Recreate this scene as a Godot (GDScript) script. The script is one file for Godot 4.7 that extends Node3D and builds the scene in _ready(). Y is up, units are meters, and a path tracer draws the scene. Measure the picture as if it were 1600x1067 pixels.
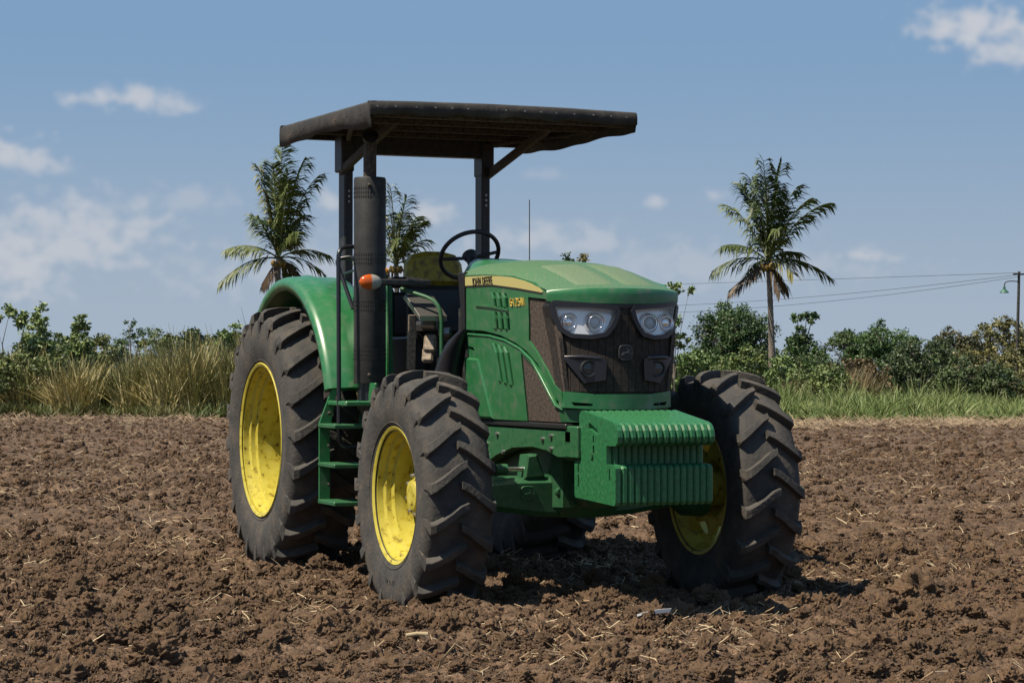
extends Node3D

const SUN_FROM := Vector3(0.16, 2.92, 1.70)
var rng := RandomNumberGenerator.new()
var M := {}
var taken := {}

# ---------------------------------------------------------------- mesh builder
class Mb:
	var st := SurfaceTool.new()
	var group := 1
	var count := 0

	func _init() -> void:
		st.begin(Mesh.PRIMITIVE_TRIANGLES)

	# tris: flat list of points, groups: one smooth group per triangle (-1 flat)
	func put(tris: PackedVector3Array, groups: PackedInt32Array, closed := true) -> void:
		var vol := 0.0
		if closed and tris.size() > 0:
			var o := tris[0]
			for i in range(0, tris.size(), 3):
				vol += (tris[i] - o).dot((tris[i + 1] - o).cross(tris[i + 2] - o))
		for i in range(0, tris.size(), 3):
			var g := groups[i / 3]
			st.set_smooth_group(g if g >= 0 else 0xFFFFFFFF)
			st.add_vertex(tris[i])
			if vol > 0.0:
				st.set_smooth_group(g if g >= 0 else 0xFFFFFFFF)
				st.add_vertex(tris[i + 2])
				st.set_smooth_group(g if g >= 0 else 0xFFFFFFFF)
				st.add_vertex(tris[i + 1])
			else:
				st.set_smooth_group(g if g >= 0 else 0xFFFFFFFF)
				st.add_vertex(tris[i + 1])
				st.set_smooth_group(g if g >= 0 else 0xFFFFFFFF)
				st.add_vertex(tris[i + 2])
			count += 1

	func fresh() -> int:
		group += 1
		return group

	# box with chamfered edges
	func box(c: Vector3, s: Vector3, b := 0.004, basis := Basis()) -> void:
		var h := s * 0.5
		b = minf(b, minf(h.x, minf(h.y, h.z)) * 0.9)
		var t := PackedVector3Array()
		var p := func(x: float, y: float, z: float) -> Vector3: return c + basis * Vector3(x, y, z)
		var i := h - Vector3(b, b, b)
		var quad := func(a: Vector3, d: Vector3, e: Vector3, f: Vector3) -> void:
			t.append_array([a, d, e, a, e, f])
		for sg: float in [-1.0, 1.0]:
			quad.call(p.call(sg * h.x, -i.y, -i.z), p.call(sg * h.x, i.y * sg, -i.z * sg), p.call(sg * h.x, i.y, i.z), p.call(sg * h.x, -i.y * sg, i.z * sg))
			quad.call(p.call(-i.x, sg * h.y, -i.z), p.call(-i.x * sg, sg * h.y, i.z * sg), p.call(i.x, sg * h.y, i.z), p.call(i.x * sg, sg * h.y, -i.z * sg))
			quad.call(p.call(-i.x, -i.y, sg * h.z), p.call(i.x * sg, -i.y * sg, sg * h.z), p.call(i.x, i.y, sg * h.z), p.call(-i.x * sg, i.y * sg, sg * h.z))
		# chamfers
		for sx: float in [-1.0, 1.0]:
			for sy: float in [-1.0, 1.0]:
				var f := sx * sy
				var q := [p.call(sx * h.x, sy * i.y, -i.z), p.call(sx * i.x, sy * h.y, -i.z), p.call(sx * i.x, sy * h.y, i.z), p.call(sx * h.x, sy * i.y, i.z)]
				if f > 0: quad.call(q[0], q[1], q[2], q[3])
				else: quad.call(q[3], q[2], q[1], q[0])
				q = [p.call(sx * h.x, -i.y, sy * i.z), p.call(sx * h.x, i.y, sy * i.z), p.call(sx * i.x, i.y, sy * h.z), p.call(sx * i.x, -i.y, sy * h.z)]
				if f > 0: quad.call(q[0], q[1], q[2], q[3])
				else: quad.call(q[3], q[2], q[1], q[0])
				q = [p.call(-i.x, sx * h.y, sy * i.z), p.call(-i.x, sx * i.y, sy * h.z), p.call(i.x, sx * i.y, sy * h.z), p.call(i.x, sx * h.y, sy * i.z)]
				if f > 0: quad.call(q[0], q[1], q[2], q[3])
				else: quad.call(q[3], q[2], q[1], q[0])
				for sz: float in [-1.0, 1.0]:
					var a: Vector3 = p.call(sx * h.x, sy * i.y, sz * i.z)
					var d: Vector3 = p.call(sx * i.x, sy * h.y, sz * i.z)
					var e: Vector3 = p.call(sx * i.x, sy * i.y, sz * h.z)
					if f * sz > 0: t.append_array([a, d, e])
					else: t.append_array([a, e, d])
		# orient each triangle away from the centre
		for k in range(0, t.size(), 3):
			var n := (t[k + 1] - t[k]).cross(t[k + 2] - t[k])
			if n.dot((t[k] + t[k + 1] + t[k + 2]) / 3.0 - c) > 0.0:
				var w := t[k + 1]
				t[k + 1] = t[k + 2]
				t[k + 2] = w
		var g := PackedInt32Array()
		g.resize(t.size() / 3)
		g.fill(-1)
		put(t, g, false)

	# rings of equal size joined in order
	func loft(rings: Array, closed_ring := true, caps := true, smooth := true, crease := 40.0) -> void:
		var t := PackedVector3Array()
		var gs := PackedInt32Array()
		var n: int = rings[0].size()
		var g := fresh()
		var m := n if closed_ring else n - 1
		for r in rings.size() - 1:
			if r > 0 and smooth and crease < 180.0:
				var k0 := n / 4
				var d0: Vector3 = (rings[r][k0] - rings[r - 1][k0])
				var d1: Vector3 = (rings[r + 1][k0] - rings[r][k0])
				if d0.length() > 1e-6 and d1.length() > 1e-6 and rad_to_deg(d0.angle_to(d1)) > crease:
					g = fresh()
			for k in m:
				var a: Vector3 = rings[r][k]
				var b: Vector3 = rings[r][(k + 1) % n]
				var c: Vector3 = rings[r + 1][(k + 1) % n]
				var d: Vector3 = rings[r + 1][k]
				t.append_array([a, b, c, a, c, d])
				gs.append_array([g if smooth else -1, g if smooth else -1])
		if caps and closed_ring:
			for e in [0, rings.size() - 1]:
				var mid := Vector3.ZERO
				for q: Vector3 in rings[e]: mid += q / n
				for k in n:
					if e == 0: t.append_array([rings[e][(k + 1) % n], rings[e][k], mid])
					else: t.append_array([rings[e][k], rings[e][(k + 1) % n], mid])
					gs.append(-1)
		put(t, gs, caps and closed_ring)

	func tube(pts: Array, r: float, sides := 10, r_end := -1.0, round_corner := 0.0) -> void:
		var path: Array = pts
		if round_corner > 0.0 and pts.size() > 2:
			path = [pts[0]]
			for i in range(1, pts.size() - 1):
				var a: Vector3 = pts[i - 1]
				var b: Vector3 = pts[i]
				var c: Vector3 = pts[i + 1]
				var ra := minf(round_corner, (a - b).length() * 0.49)
				var rc := minf(round_corner, (c - b).length() * 0.49)
				var p0 := b + (a - b).normalized() * ra
				var p1 := b + (c - b).normalized() * rc
				for k in 6:
					var u := k / 5.0
					path.append(p0.lerp(b, u).lerp(b.lerp(p1, u), u))
			path.append(pts[-1])
		var rings := []
		var up := Vector3.ZERO
		for i in path.size():
			var d: Vector3
			if i == 0: d = path[1] - path[0]
			elif i == path.size() - 1: d = path[i] - path[i - 1]
			else: d = (path[i + 1] - path[i]).normalized() + (path[i] - path[i - 1]).normalized()
			d = d.normalized()
			if up == Vector3.ZERO: up = d.cross(Vector3(0.31, 0.17, 0.93)).normalized()
			up = (up - d * up.dot(d)).normalized()
			var side := d.cross(up)
			var rr := r if r_end < 0.0 else lerpf(r, r_end, i / float(path.size() - 1))
			var ring := []
			for k in sides:
				var a := TAU * k / sides
				ring.append(path[i] + (up * cos(a) + side * sin(a)) * rr)
			rings.append(ring)
		loft(rings, true, true, true, 181.0)

	# profile: Vector2(along axis, radius); basis z = axis
	func lathe(profile: Array, segs: int, at := Vector3.ZERO, basis := Basis(), caps := true) -> void:
		var rings := []
		for q: Vector2 in profile:
			var ring := []
			for k in segs:
				var a := TAU * k / segs
				ring.append(at + basis * Vector3(cos(a) * q.y, sin(a) * q.y, q.x))
			rings.append(ring)
		loft(rings, true, caps, true, 30.0)

	# polygon in (u, v), map(u, v, w) gives the point; from w0 to w1 with a bevel on the w1 side
	func prism(poly: PackedVector2Array, map: Callable, w0: float, w1: float, bevel := 0.0, back := true, cap_group := -1, walls := true) -> void:
		var area := 0.0
		for k in poly.size():
			area += poly[k].cross(poly[(k + 1) % poly.size()])
		if area < 0.0:
			poly.reverse()
		var n := poly.size()
		var inner := PackedVector2Array()
		for k in n:
			var a := (poly[k] - poly[(k + n - 1) % n]).normalized()
			var b := (poly[(k + 1) % n] - poly[k]).normalized()
			var na := Vector2(-a.y, a.x)
			var nb := Vector2(-b.y, b.x)
			var mid := (na + nb)
			mid = mid / maxf(0.35, mid.length_squared() * 0.5) if mid.length() > 0.01 else na
			inner.append(poly[k] + mid * bevel)
		var tri := Geometry2D.triangulate_polygon(inner)
		if tri.is_empty():
			inner = poly
			tri = Geometry2D.triangulate_polygon(poly)
		var t := PackedVector3Array()
		var gs := PackedInt32Array()
		var sgn := signf(w1 - w0)
		var rings := [[], [], []]
		for k in n:
			rings[0].append(map.call(poly[k].x, poly[k].y, w0))
			rings[1].append(map.call(poly[k].x, poly[k].y, w1 - sgn * bevel))
			rings[2].append(map.call(inner[k].x, inner[k].y, w1))
		var from := 0
		for r in range(0, 2):
			if not walls or (r == 1 and bevel <= 0.0): continue
			for k in n:
				var a: Vector3 = rings[r][k]
				var b: Vector3 = rings[r][(k + 1) % n]
				var c: Vector3 = rings[r + 1][(k + 1) % n]
				var d: Vector3 = rings[r + 1][k]
				t.append_array([a, b, c, a, c, d])
				gs.append_array([-1, -1])
		for k in range(0, tri.size(), 3):
			var up := (inner[tri[k + 1]] - inner[tri[k]]).cross(inner[tri[k + 2]] - inner[tri[k]]) > 0.0
			t.append_array([rings[2][tri[k]], rings[2][tri[k + (1 if up else 2)]], rings[2][tri[k + (2 if up else 1)]]])
			gs.append(cap_group)
		if back:
			var tb := Geometry2D.triangulate_polygon(poly)
			for k in range(0, tb.size(), 3):
				var up := (poly[tb[k + 1]] - poly[tb[k]]).cross(poly[tb[k + 2]] - poly[tb[k]]) > 0.0
				t.append_array([rings[0][tb[k]], rings[0][tb[k + (2 if up else 1)]], rings[0][tb[k + (1 if up else 2)]]])
				gs.append(-1)
		put(t, gs, back)

	# a panel over a curved surface: cut into strips along u so that it bends with the map
	func panel(poly: PackedVector2Array, map: Callable, w0: float, w1: float, step := 0.04, walls := true) -> void:
		var lo := 1e9
		var hi := -1e9
		for q in poly:
			lo = minf(lo, q.x)
			hi = maxf(hi, q.x)
		var g := fresh()
		var k := floorf(lo / step)
		while k * step < hi:
			var r := PackedVector2Array([Vector2(k * step, -50), Vector2((k + 1) * step, -50), Vector2((k + 1) * step, 50), Vector2(k * step, 50)])
			for piece in Geometry2D.intersect_polygons(poly, r):
				prism(piece, map, w0, w1, 0.0, walls, g, walls)
			k += 1.0

	func mesh() -> ArrayMesh:
		st.generate_normals()
		return st.commit()


func numbered(called: String, parent: Node) -> String:
	var key := str(parent.get_instance_id()) + called
	taken[key] = taken.get(key, -1) + 1
	return called if taken[key] == 0 else "%s_%03d" % [called, taken[key]]

func obj(called: String, mb: Mb, m: Material, parent: Node) -> MeshInstance3D:
	var o := MeshInstance3D.new()
	o.name = numbered(called, parent)
	o.mesh = mb.mesh()
	o.material_override = m
	parent.add_child(o, true)
	return o

func tag(o: Node, label: String, category: String, group := "") -> Node:
	o.set_meta("label", label)
	o.set_meta("category", category)
	if group != "": o.set_meta("group", group)
	return o

func thing(called: String, label: String, category: String, at := Vector3.ZERO, group := "") -> Node3D:
	var o := Node3D.new()
	o.name = numbered(called, self)
	add_child(o, true)
	o.position = at
	tag(o, label, category, group)
	return o

func lin(r: float, g: float, b: float) -> Color:
	return Color(r, g, b).linear_to_srgb()

func pv(a: Array) -> PackedVector2Array:
	var p := PackedVector2Array()
	for i in range(0, a.size(), 2): p.append(Vector2(a[i], a[i + 1]))
	return p

# ---------------------------------------------------------------- materials
func noise_tex(colors: Array, offsets: Array, freq: float, kind := FastNoiseLite.TYPE_SIMPLEX_SMOOTH, octaves := 5, sd := 1, size := 512) -> ImageTexture:
	var n := FastNoiseLite.new()
	n.seed = sd
	n.noise_type = kind
	n.frequency = freq
	n.fractal_octaves = octaves
	n.fractal_gain = 0.58
	var im := n.get_seamless_image(size, size)
	var gr := Gradient.new()
	gr.offsets = PackedFloat32Array(offsets)
	gr.colors = PackedColorArray(colors)
	var bytes := im.get_data()
	var lut := PackedByteArray()
	for i in 256:
		var c := gr.sample(i / 255.0)
		lut.append_array([int(c.r * 255.0), int(c.g * 255.0), int(c.b * 255.0)])
	var out := PackedByteArray()
	out.resize(size * size * 3)
	for i in size * size:
		var v := bytes[i] * 3
		out[i * 3] = lut[v]
		out[i * 3 + 1] = lut[v + 1]
		out[i * 3 + 2] = lut[v + 2]
	return ImageTexture.create_from_image(Image.create_from_data(size, size, false, Image.FORMAT_RGB8, out))

func mat(color: Color, rough := 0.6, metal := 0.0, tex: Texture2D = null, scale := 1.0) -> StandardMaterial3D:
	var m := StandardMaterial3D.new()
	m.albedo_color = color
	m.roughness = rough
	m.metallic = metal
	if tex:
		m.albedo_texture = tex
		m.uv1_triplanar = true
		m.uv1_scale = Vector3(scale, scale, scale)
		m.uv1_triplanar_sharpness = 4.0
	return m

func bump(m: StandardMaterial3D, freq: float, strength: float, sd := 5, octaves := 4) -> StandardMaterial3D:
	var n := FastNoiseLite.new()
	n.seed = sd
	n.noise_type = FastNoiseLite.TYPE_SIMPLEX_SMOOTH
	n.frequency = freq
	n.fractal_octaves = octaves
	var im := n.get_seamless_image(512, 512)
	im.convert(Image.FORMAT_RGB8)
	im.bump_map_to_normal_map(strength * 8.0)
	m.normal_enabled = true
	m.normal_texture = ImageTexture.create_from_image(im)
	return m

func make_materials() -> void:
	var white := Color.WHITE
	# faded green paint with dust speckle
	var gpaint := noise_tex([lin(0.020, 0.128, 0.044), lin(0.022, 0.148, 0.050), lin(0.040, 0.152, 0.064), lin(0.075, 0.155, 0.080), lin(0.12, 0.155, 0.092)], [0.0, 0.42, 0.62, 0.8, 1.0], 0.012, FastNoiseLite.TYPE_SIMPLEX_SMOOTH, 7, 3)
	M.green = mat(white, 0.34, 0.0, gpaint, 1.6)
	M.green.clearcoat_enabled = true
	M.green.clearcoat = 0.25
	M.green.clearcoat_roughness = 0.3
	# hood top: the same paint under a film of dry soil dust, in fine grains
	var dust := noise_tex([lin(0.036, 0.140, 0.058), lin(0.064, 0.149, 0.070), lin(0.095, 0.158, 0.080), lin(0.155, 0.168, 0.10)], [0.1, 0.45, 0.65, 0.95], 0.05, FastNoiseLite.TYPE_SIMPLEX_SMOOTH, 7, 8)
	M.dusty_green = mat(white, 0.5, 0.0, dust, 1.9)
	var dust2 := noise_tex([lin(0.055, 0.148, 0.070), lin(0.095, 0.158, 0.082), lin(0.13, 0.168, 0.094), lin(0.185, 0.185, 0.118)], [0.1, 0.42, 0.65, 0.95], 0.06, FastNoiseLite.TYPE_SIMPLEX_SMOOTH, 7, 28)
	M.dust_film = mat(white, 0.65, 0.0, dust2, 2.1)
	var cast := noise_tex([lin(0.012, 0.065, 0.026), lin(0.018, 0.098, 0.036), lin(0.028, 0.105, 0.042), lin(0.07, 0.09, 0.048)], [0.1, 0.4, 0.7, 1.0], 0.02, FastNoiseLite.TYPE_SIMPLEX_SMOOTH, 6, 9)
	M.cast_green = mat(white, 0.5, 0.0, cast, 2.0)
	M.weight_green = mat(white, 0.42, 0.0, noise_tex([lin(0.05, 0.035, 0.022), lin(0.016, 0.10, 0.036), lin(0.018, 0.125, 0.044), lin(0.030, 0.14, 0.056), lin(0.12, 0.15, 0.09)], [0.14, 0.24, 0.45, 0.75, 1.0], 0.03, FastNoiseLite.TYPE_SIMPLEX_SMOOTH, 7, 19), 2.0)
	var ytex := noise_tex([lin(0.04, 0.026, 0.010), lin(0.16, 0.115, 0.018), lin(0.40, 0.325, 0.034), lin(0.46, 0.395, 0.052), lin(0.49, 0.43, 0.085)], [0.06, 0.16, 0.27, 0.5, 1.0], 0.02, FastNoiseLite.TYPE_SIMPLEX_SMOOTH, 8, 12)
	M.yellow = mat(white, 0.45, 0.0, ytex, 1.3)
	M.stripe = mat(lin(0.50, 0.44, 0.17), 0.45)
	M.gold = mat(lin(0.5760, 0.4176, 0.0864), 0.4)
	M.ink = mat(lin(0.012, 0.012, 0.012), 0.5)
	M.black = mat(white, 0.5, 0.0, noise_tex([lin(0.012, 0.012, 0.014), lin(0.02, 0.02, 0.022), lin(0.05, 0.045, 0.04)], [0.2, 0.6, 1.0], 0.02, FastNoiseLite.TYPE_SIMPLEX_SMOOTH, 5, 4), 2.0)
	M.plastic = mat(lin(0.014, 0.015, 0.02), 0.3)
	M.muffler = bump(mat(white, 0.62, 0.0, noise_tex([lin(0.0119, 0.0119, 0.0130), lin(0.0194, 0.0194, 0.0205), lin(0.0324, 0.0313, 0.0302)], [0.2, 0.6, 1.0], 0.012, FastNoiseLite.TYPE_SIMPLEX_SMOOTH, 6, 15), 1.5), 0.05, 0.04)
	M.rust = mat(white, 0.75, 0.0, noise_tex([lin(0.0210, 0.0175, 0.0140), lin(0.0630, 0.0490, 0.0385), lin(0.1120, 0.0910, 0.0700)], [0.2, 0.55, 1.0], 0.02, FastNoiseLite.TYPE_SIMPLEX_SMOOTH, 6, 16), 3.0)
	M.rubber = bump(mat(white, 0.85, 0.0, noise_tex([lin(0.029, 0.028, 0.027), lin(0.043, 0.0405, 0.038), lin(0.058, 0.052, 0.046), lin(0.10, 0.08, 0.06)], [0.15, 0.42, 0.68, 1.0], 0.009, FastNoiseLite.TYPE_SIMPLEX_SMOOTH, 7, 17), 1.0), 0.06, 0.15, 6)
	M.mesh_brown_shaded = bump(mat(white, 0.8, 0.0, noise_tex([lin(0.0096, 0.0072, 0.0056), lin(0.0176, 0.0128, 0.0096), lin(0.0304, 0.0208, 0.0152), lin(0.0480, 0.0320, 0.0224)], [0.15, 0.45, 0.65, 1.0], 0.02, FastNoiseLite.TYPE_SIMPLEX_SMOOTH, 7, 18), 2.4), 0.2, 0.2, 7, 2)  # darker than the side mesh: shade on the nose is put into this colour
	M.mesh_side = bump(mat(white, 0.8, 0.0, noise_tex([lin(0.032, 0.025, 0.021), lin(0.058, 0.044, 0.036), lin(0.09, 0.064, 0.048), lin(0.14, 0.095, 0.068)], [0.15, 0.45, 0.65, 1.0], 0.02, FastNoiseLite.TYPE_SIMPLEX_SMOOTH, 7, 38), 2.4), 0.2, 0.2, 7, 2)
	M.mesh_side.uv1_scale = Vector3(4.0, 4.0, 4.0)
	M.emblem_grey = mat(lin(0.085, 0.088, 0.09), 0.4, 0.3)
	M.tarp = bump(mat(white, 0.75, 0.0, noise_tex([lin(0.016, 0.0145, 0.0135), lin(0.026, 0.023, 0.020), lin(0.042, 0.035, 0.028), lin(0.085, 0.067, 0.048)], [0.2, 0.5, 0.72, 1.0], 0.008, FastNoiseLite.TYPE_SIMPLEX_SMOOTH, 6, 20), 1.0), 0.02, 0.25, 8)
	M.stalk = mat(lin(0.36, 0.28, 0.16), 0.7)
	M.chrome = mat(lin(0.75, 0.76, 0.78), 0.16, 1.0)
	M.silver = mat(lin(0.62, 0.64, 0.66), 0.34, 0.85)
	M.mirror = mat(lin(0.66, 0.67, 0.68), 0.24, 0.35)
	M.lamp_dark = mat(lin(0.05, 0.05, 0.055), 0.12)
	M.steel = mat(lin(0.32, 0.31, 0.29), 0.4, 0.9)
	M.tan_metal = mat(white, 0.6, 0.2, noise_tex([lin(0.1120, 0.0840, 0.0630), lin(0.2380, 0.1890, 0.1400), lin(0.3150, 0.2660, 0.2100)], [0.2, 0.6, 1.0], 0.02, FastNoiseLite.TYPE_SIMPLEX_SMOOTH, 5, 22), 4.0)
	M.glass = mat(Color(0.97, 0.98, 1.0, 0.03), 0.02)
	M.glass.transparency = BaseMaterial3D.TRANSPARENCY_ALPHA
	M.amber = mat(lin(0.4608, 0.0832, 0.0077), 0.18)
	M.clear_lens = mat(lin(0.3080, 0.2912, 0.2576), 0.2)
	M.orange = mat(lin(0.85, 0.32, 0.02), 0.3)
	M.seat_yellow = mat(white, 0.55, 0.0, noise_tex([lin(0.1500, 0.1080, 0.0120), lin(0.3120, 0.2280, 0.0120), lin(0.3600, 0.2700, 0.0180)], [0.2, 0.5, 1.0], 0.015, FastNoiseLite.TYPE_SIMPLEX_SMOOTH, 5, 23), 2.0)
	M.vinyl = mat(lin(0.02, 0.02, 0.022), 0.55)
	M.bark = bump(mat(white, 0.9, 0.0, noise_tex([lin(0.0820, 0.0644, 0.0527), lin(0.1872, 0.1580, 0.1288), lin(0.3042, 0.2690, 0.2340)], [0.2, 0.5, 1.0], 0.03, FastNoiseLite.TYPE_SIMPLEX_SMOOTH, 5, 24), 1.0), 0.05, 0.6, 9)
	M.wood = mat(lin(0.11, 0.10, 0.09), 0.85)
	M.straw = mat(white, 0.8)
	M.straw.vertex_color_use_as_albedo = true
	M.leaf = mat(white, 0.55)
	M.leaf.vertex_color_use_as_albedo = true
	M.leaf.backlight_enabled = true
	M.leaf.backlight = Color(0.25, 0.3, 0.08)
	M.frond = M.leaf
	M.soil_clod = bump(mat(white, 0.95, 0.0, noise_tex([lin(0.0560, 0.0319, 0.0174), lin(0.1042, 0.0622, 0.0347), lin(0.1512, 0.0930, 0.0538), lin(0.2240, 0.1478, 0.0918)], [0.1, 0.4, 0.65, 1.0], 0.016, FastNoiseLite.TYPE_SIMPLEX_SMOOTH, 7, 30), 2.3), 0.07, 2.2, 31)
	M.soil_clod.vertex_color_use_as_albedo = true
	M.ground = M.soil_clod.duplicate()
	M.ground.vertex_color_use_as_albedo = true
	M.ground.uv1_world_triplanar = true
	M.ground.uv1_scale = Vector3(0.9, 0.9, 0.9)
	M.plastic_scrap = mat(lin(0.5250, 0.5320, 0.5460), 0.25)
	M.pole = mat(white, 0.85, 0.0, noise_tex([lin(0.0210, 0.0196, 0.0182), lin(0.0525, 0.0490, 0.0455), lin(0.1400, 0.1330, 0.1260)], [0.2, 0.6, 1.0], 0.02, FastNoiseLite.TYPE_SIMPLEX_SMOOTH, 5, 33), 1.0)
	M.lamp_green = mat(lin(0.03, 0.11, 0.075), 0.5)
	M.wire = mat(lin(0.02, 0.02, 0.02), 0.6)

# ---------------------------------------------------------------- sky
func make_sky() -> PanoramaSkyMaterial:
	var W := 4096
	var H := 2048
	var n1 := FastNoiseLite.new()
	n1.seed = 5
	n1.noise_type = FastNoiseLite.TYPE_SIMPLEX_SMOOTH
	n1.frequency = 0.11
	n1.fractal_octaves = 5
	var n2 := FastNoiseLite.new()
	n2.seed = 11
	n2.frequency = 0.035
	n2.fractal_octaves = 3
	# clouds: azimuth and elevation in degrees seen from the field (azimuth from the field's view to the palms), half width, half height, strength
	var heading := rad_to_deg(atan2(-0.928, 0.373))
	var clouds := [
		[11.5, 8.4, 1.9, 0.75, 1.0], [12.6, 8.0, 1.6, 0.8, 0.9], [-9.6, 6.75, 2.0, 0.36, 0.85], [-8.7, 6.6, 1.4, 0.3, 0.7], [-12.6, 5.35, 1.3, 0.55, 0.85], [-12.0, 5.1, 1.2, 0.4, 0.7], [-11.0, 3.3, 3.2, 1.4, 0.72], [-12.4, 2.7, 1.8, 1.5, 0.8], [-8.0, 4.2, 1.4, 0.5, 0.35],
		[-4.6, 4.2, 0.5, 0.4, 0.7], [-2.0, 3.9, 0.8, 0.5, 0.8], [0.8, 3.3, 2.4, 0.55, 0.6], [2.0, 3.2, 1.3, 0.5, 0.5], [3.6, 4.2, 0.35, 0.22, 0.7], [5.1, 4.35, 0.4, 0.25, 0.6], [6.3, 4.1, 0.6, 0.4, 0.4], [8.7, 2.85, 0.9, 0.22, 0.8], [9.6, 2.75, 0.5, 0.2, 0.6], [5.0, 2.6, 5.5, 0.8, 0.34], [-4.0, 2.4, 6.5, 1.1, 0.42], [0.8, 4.9, 0.9, 0.2, 0.25]]
	var data := PackedByteArray()
	var base_top := Color(0.150, 0.290, 0.54)
	var base_mid := Color(0.255, 0.420, 0.645)
	var base_low := Color(0.45, 0.545, 0.66)
	var white := Color(0.76, 0.76, 0.79)
	for row in H:
		var el := 90.0 - (row + 0.5) * 180.0 / H
		var line := PackedByteArray()
		var c: Color
		if el > 9.0: c = base_mid.lerp(base_top, clampf((el - 9.0) / 45.0, 0.0, 1.0))
		else: c = base_low.lerp(base_mid, smoothstep(0.0, 1.0, clampf(el / 9.0, 0.0, 1.0)))
		if el < -1.0 or el > 34.0:
			var s := c.linear_to_srgb()
			line.resize(W * 3)
			var r := int(s.r * 255.0)
			var g := int(s.g * 255.0)
			var b := int(s.b * 255.0)
			for i in W:
				line[i * 3] = r
				line[i * 3 + 1] = g
				line[i * 3 + 2] = b
			data.append_array(line)
			continue
		line.resize(W * 3)
		var fade := smoothstep(34.0, 22.0, el) * smoothstep(-1.0, 1.0, el)
		for i in W:
			var az := fposmod((i + 0.5) * 360.0 / W - heading + 180.0, 360.0) - 180.0
			var k := 0.0
			if absf(az) < 16.0 and el < 11.0:
				var wob := n1.get_noise_2d(az * 10.0, el * 16.0)
				var fine := n1.get_noise_2d(az * 34.0 + 100.0, el * 48.0)
				for q: Array in clouds:
					var u: float = (az - q[0]) / q[2]
					var v: float = (el - q[1]) / q[3]
					if u * u + v * v < 4.0:
						var flat := 1.35 if v < 0.0 else 1.0
						var e := 1.0 - sqrt(u * u + v * v * flat) + wob * 0.75 + fine * 0.28
						k = maxf(k, smoothstep(0.0, 0.95, e) * q[4])
			else:
				var wob2 := n2.get_noise_2d(az * 1.6, el * 4.0) + 0.5 * n1.get_noise_2d(az * 5.0, el * 9.0)
				k = smoothstep(0.22, 0.75, wob2) * 0.6 * smoothstep(16.0, 19.0, maxf(absf(az), el + 6.0)) * fade
			var s2 := c.lerp(white, k * 0.8).linear_to_srgb()
			line[i * 3] = int(s2.r * 255.0)
			line[i * 3 + 1] = int(s2.g * 255.0)
			line[i * 3 + 2] = int(s2.b * 255.0)
		data.append_array(line)
	var p := PanoramaSkyMaterial.new()
	p.panorama = ImageTexture.create_from_image(Image.create_from_data(W, H, false, Image.FORMAT_RGB8, data))
	return p

# ---------------------------------------------------------------- tractor: x forward, z to its right
func side_map(s: float) -> Callable:
	return func(u: float, v: float, w: float) -> Vector3: return Vector3(u, v, s * (0.366 + 0.114 * (v - 1.69) + 0.015 * (3.28 - u) + w))

func nose_map() -> Callable:
	return func(u: float, v: float, w: float) -> Vector3: return Vector3(3.42 - 1.05 * u * u + w, v, u)

func cut(pieces: Array, hole: PackedVector2Array) -> Array:
	# takes a hole out of flat pieces, splitting each at the hole's middle so that no piece keeps a hole
	var mid := 0.0
	for q in hole: mid += q.x / hole.size()
	var out := []
	for p: PackedVector2Array in pieces:
		for side in 2:
			var x0 := -50.0 if side == 0 else mid
			var x1 := mid if side == 0 else 50.0
			var half := PackedVector2Array([Vector2(x0, -50), Vector2(x1, -50), Vector2(x1, 50), Vector2(x0, 50)])
			for a in Geometry2D.intersect_polygons(p, half):
				for b in Geometry2D.clip_polygons(a, hole):
					out.append(b)
	return out

func text_on(parent: Node, called: String, text: String, height: float, at: Vector3, basis: Basis, m: Material, depth := 0.004, squeeze := 1.0, bold := false) -> void:
	var tm := TextMesh.new()
	var f := SystemFont.new()
	f.font_names = PackedStringArray(["Droid Sans"])
	f.font_weight = 400
	tm.font = f
	tm.text = text
	tm.font_size = 64
	tm.pixel_size = height / 46.0
	tm.depth = depth
	var o := MeshInstance3D.new()
	o.name = numbered(called, parent)
	o.mesh = tm
	o.material_override = m
	parent.add_child(o, true)
	o.transform = Transform3D(basis * Basis.from_scale(Vector3(squeeze, 1, 1)), at)

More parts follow.
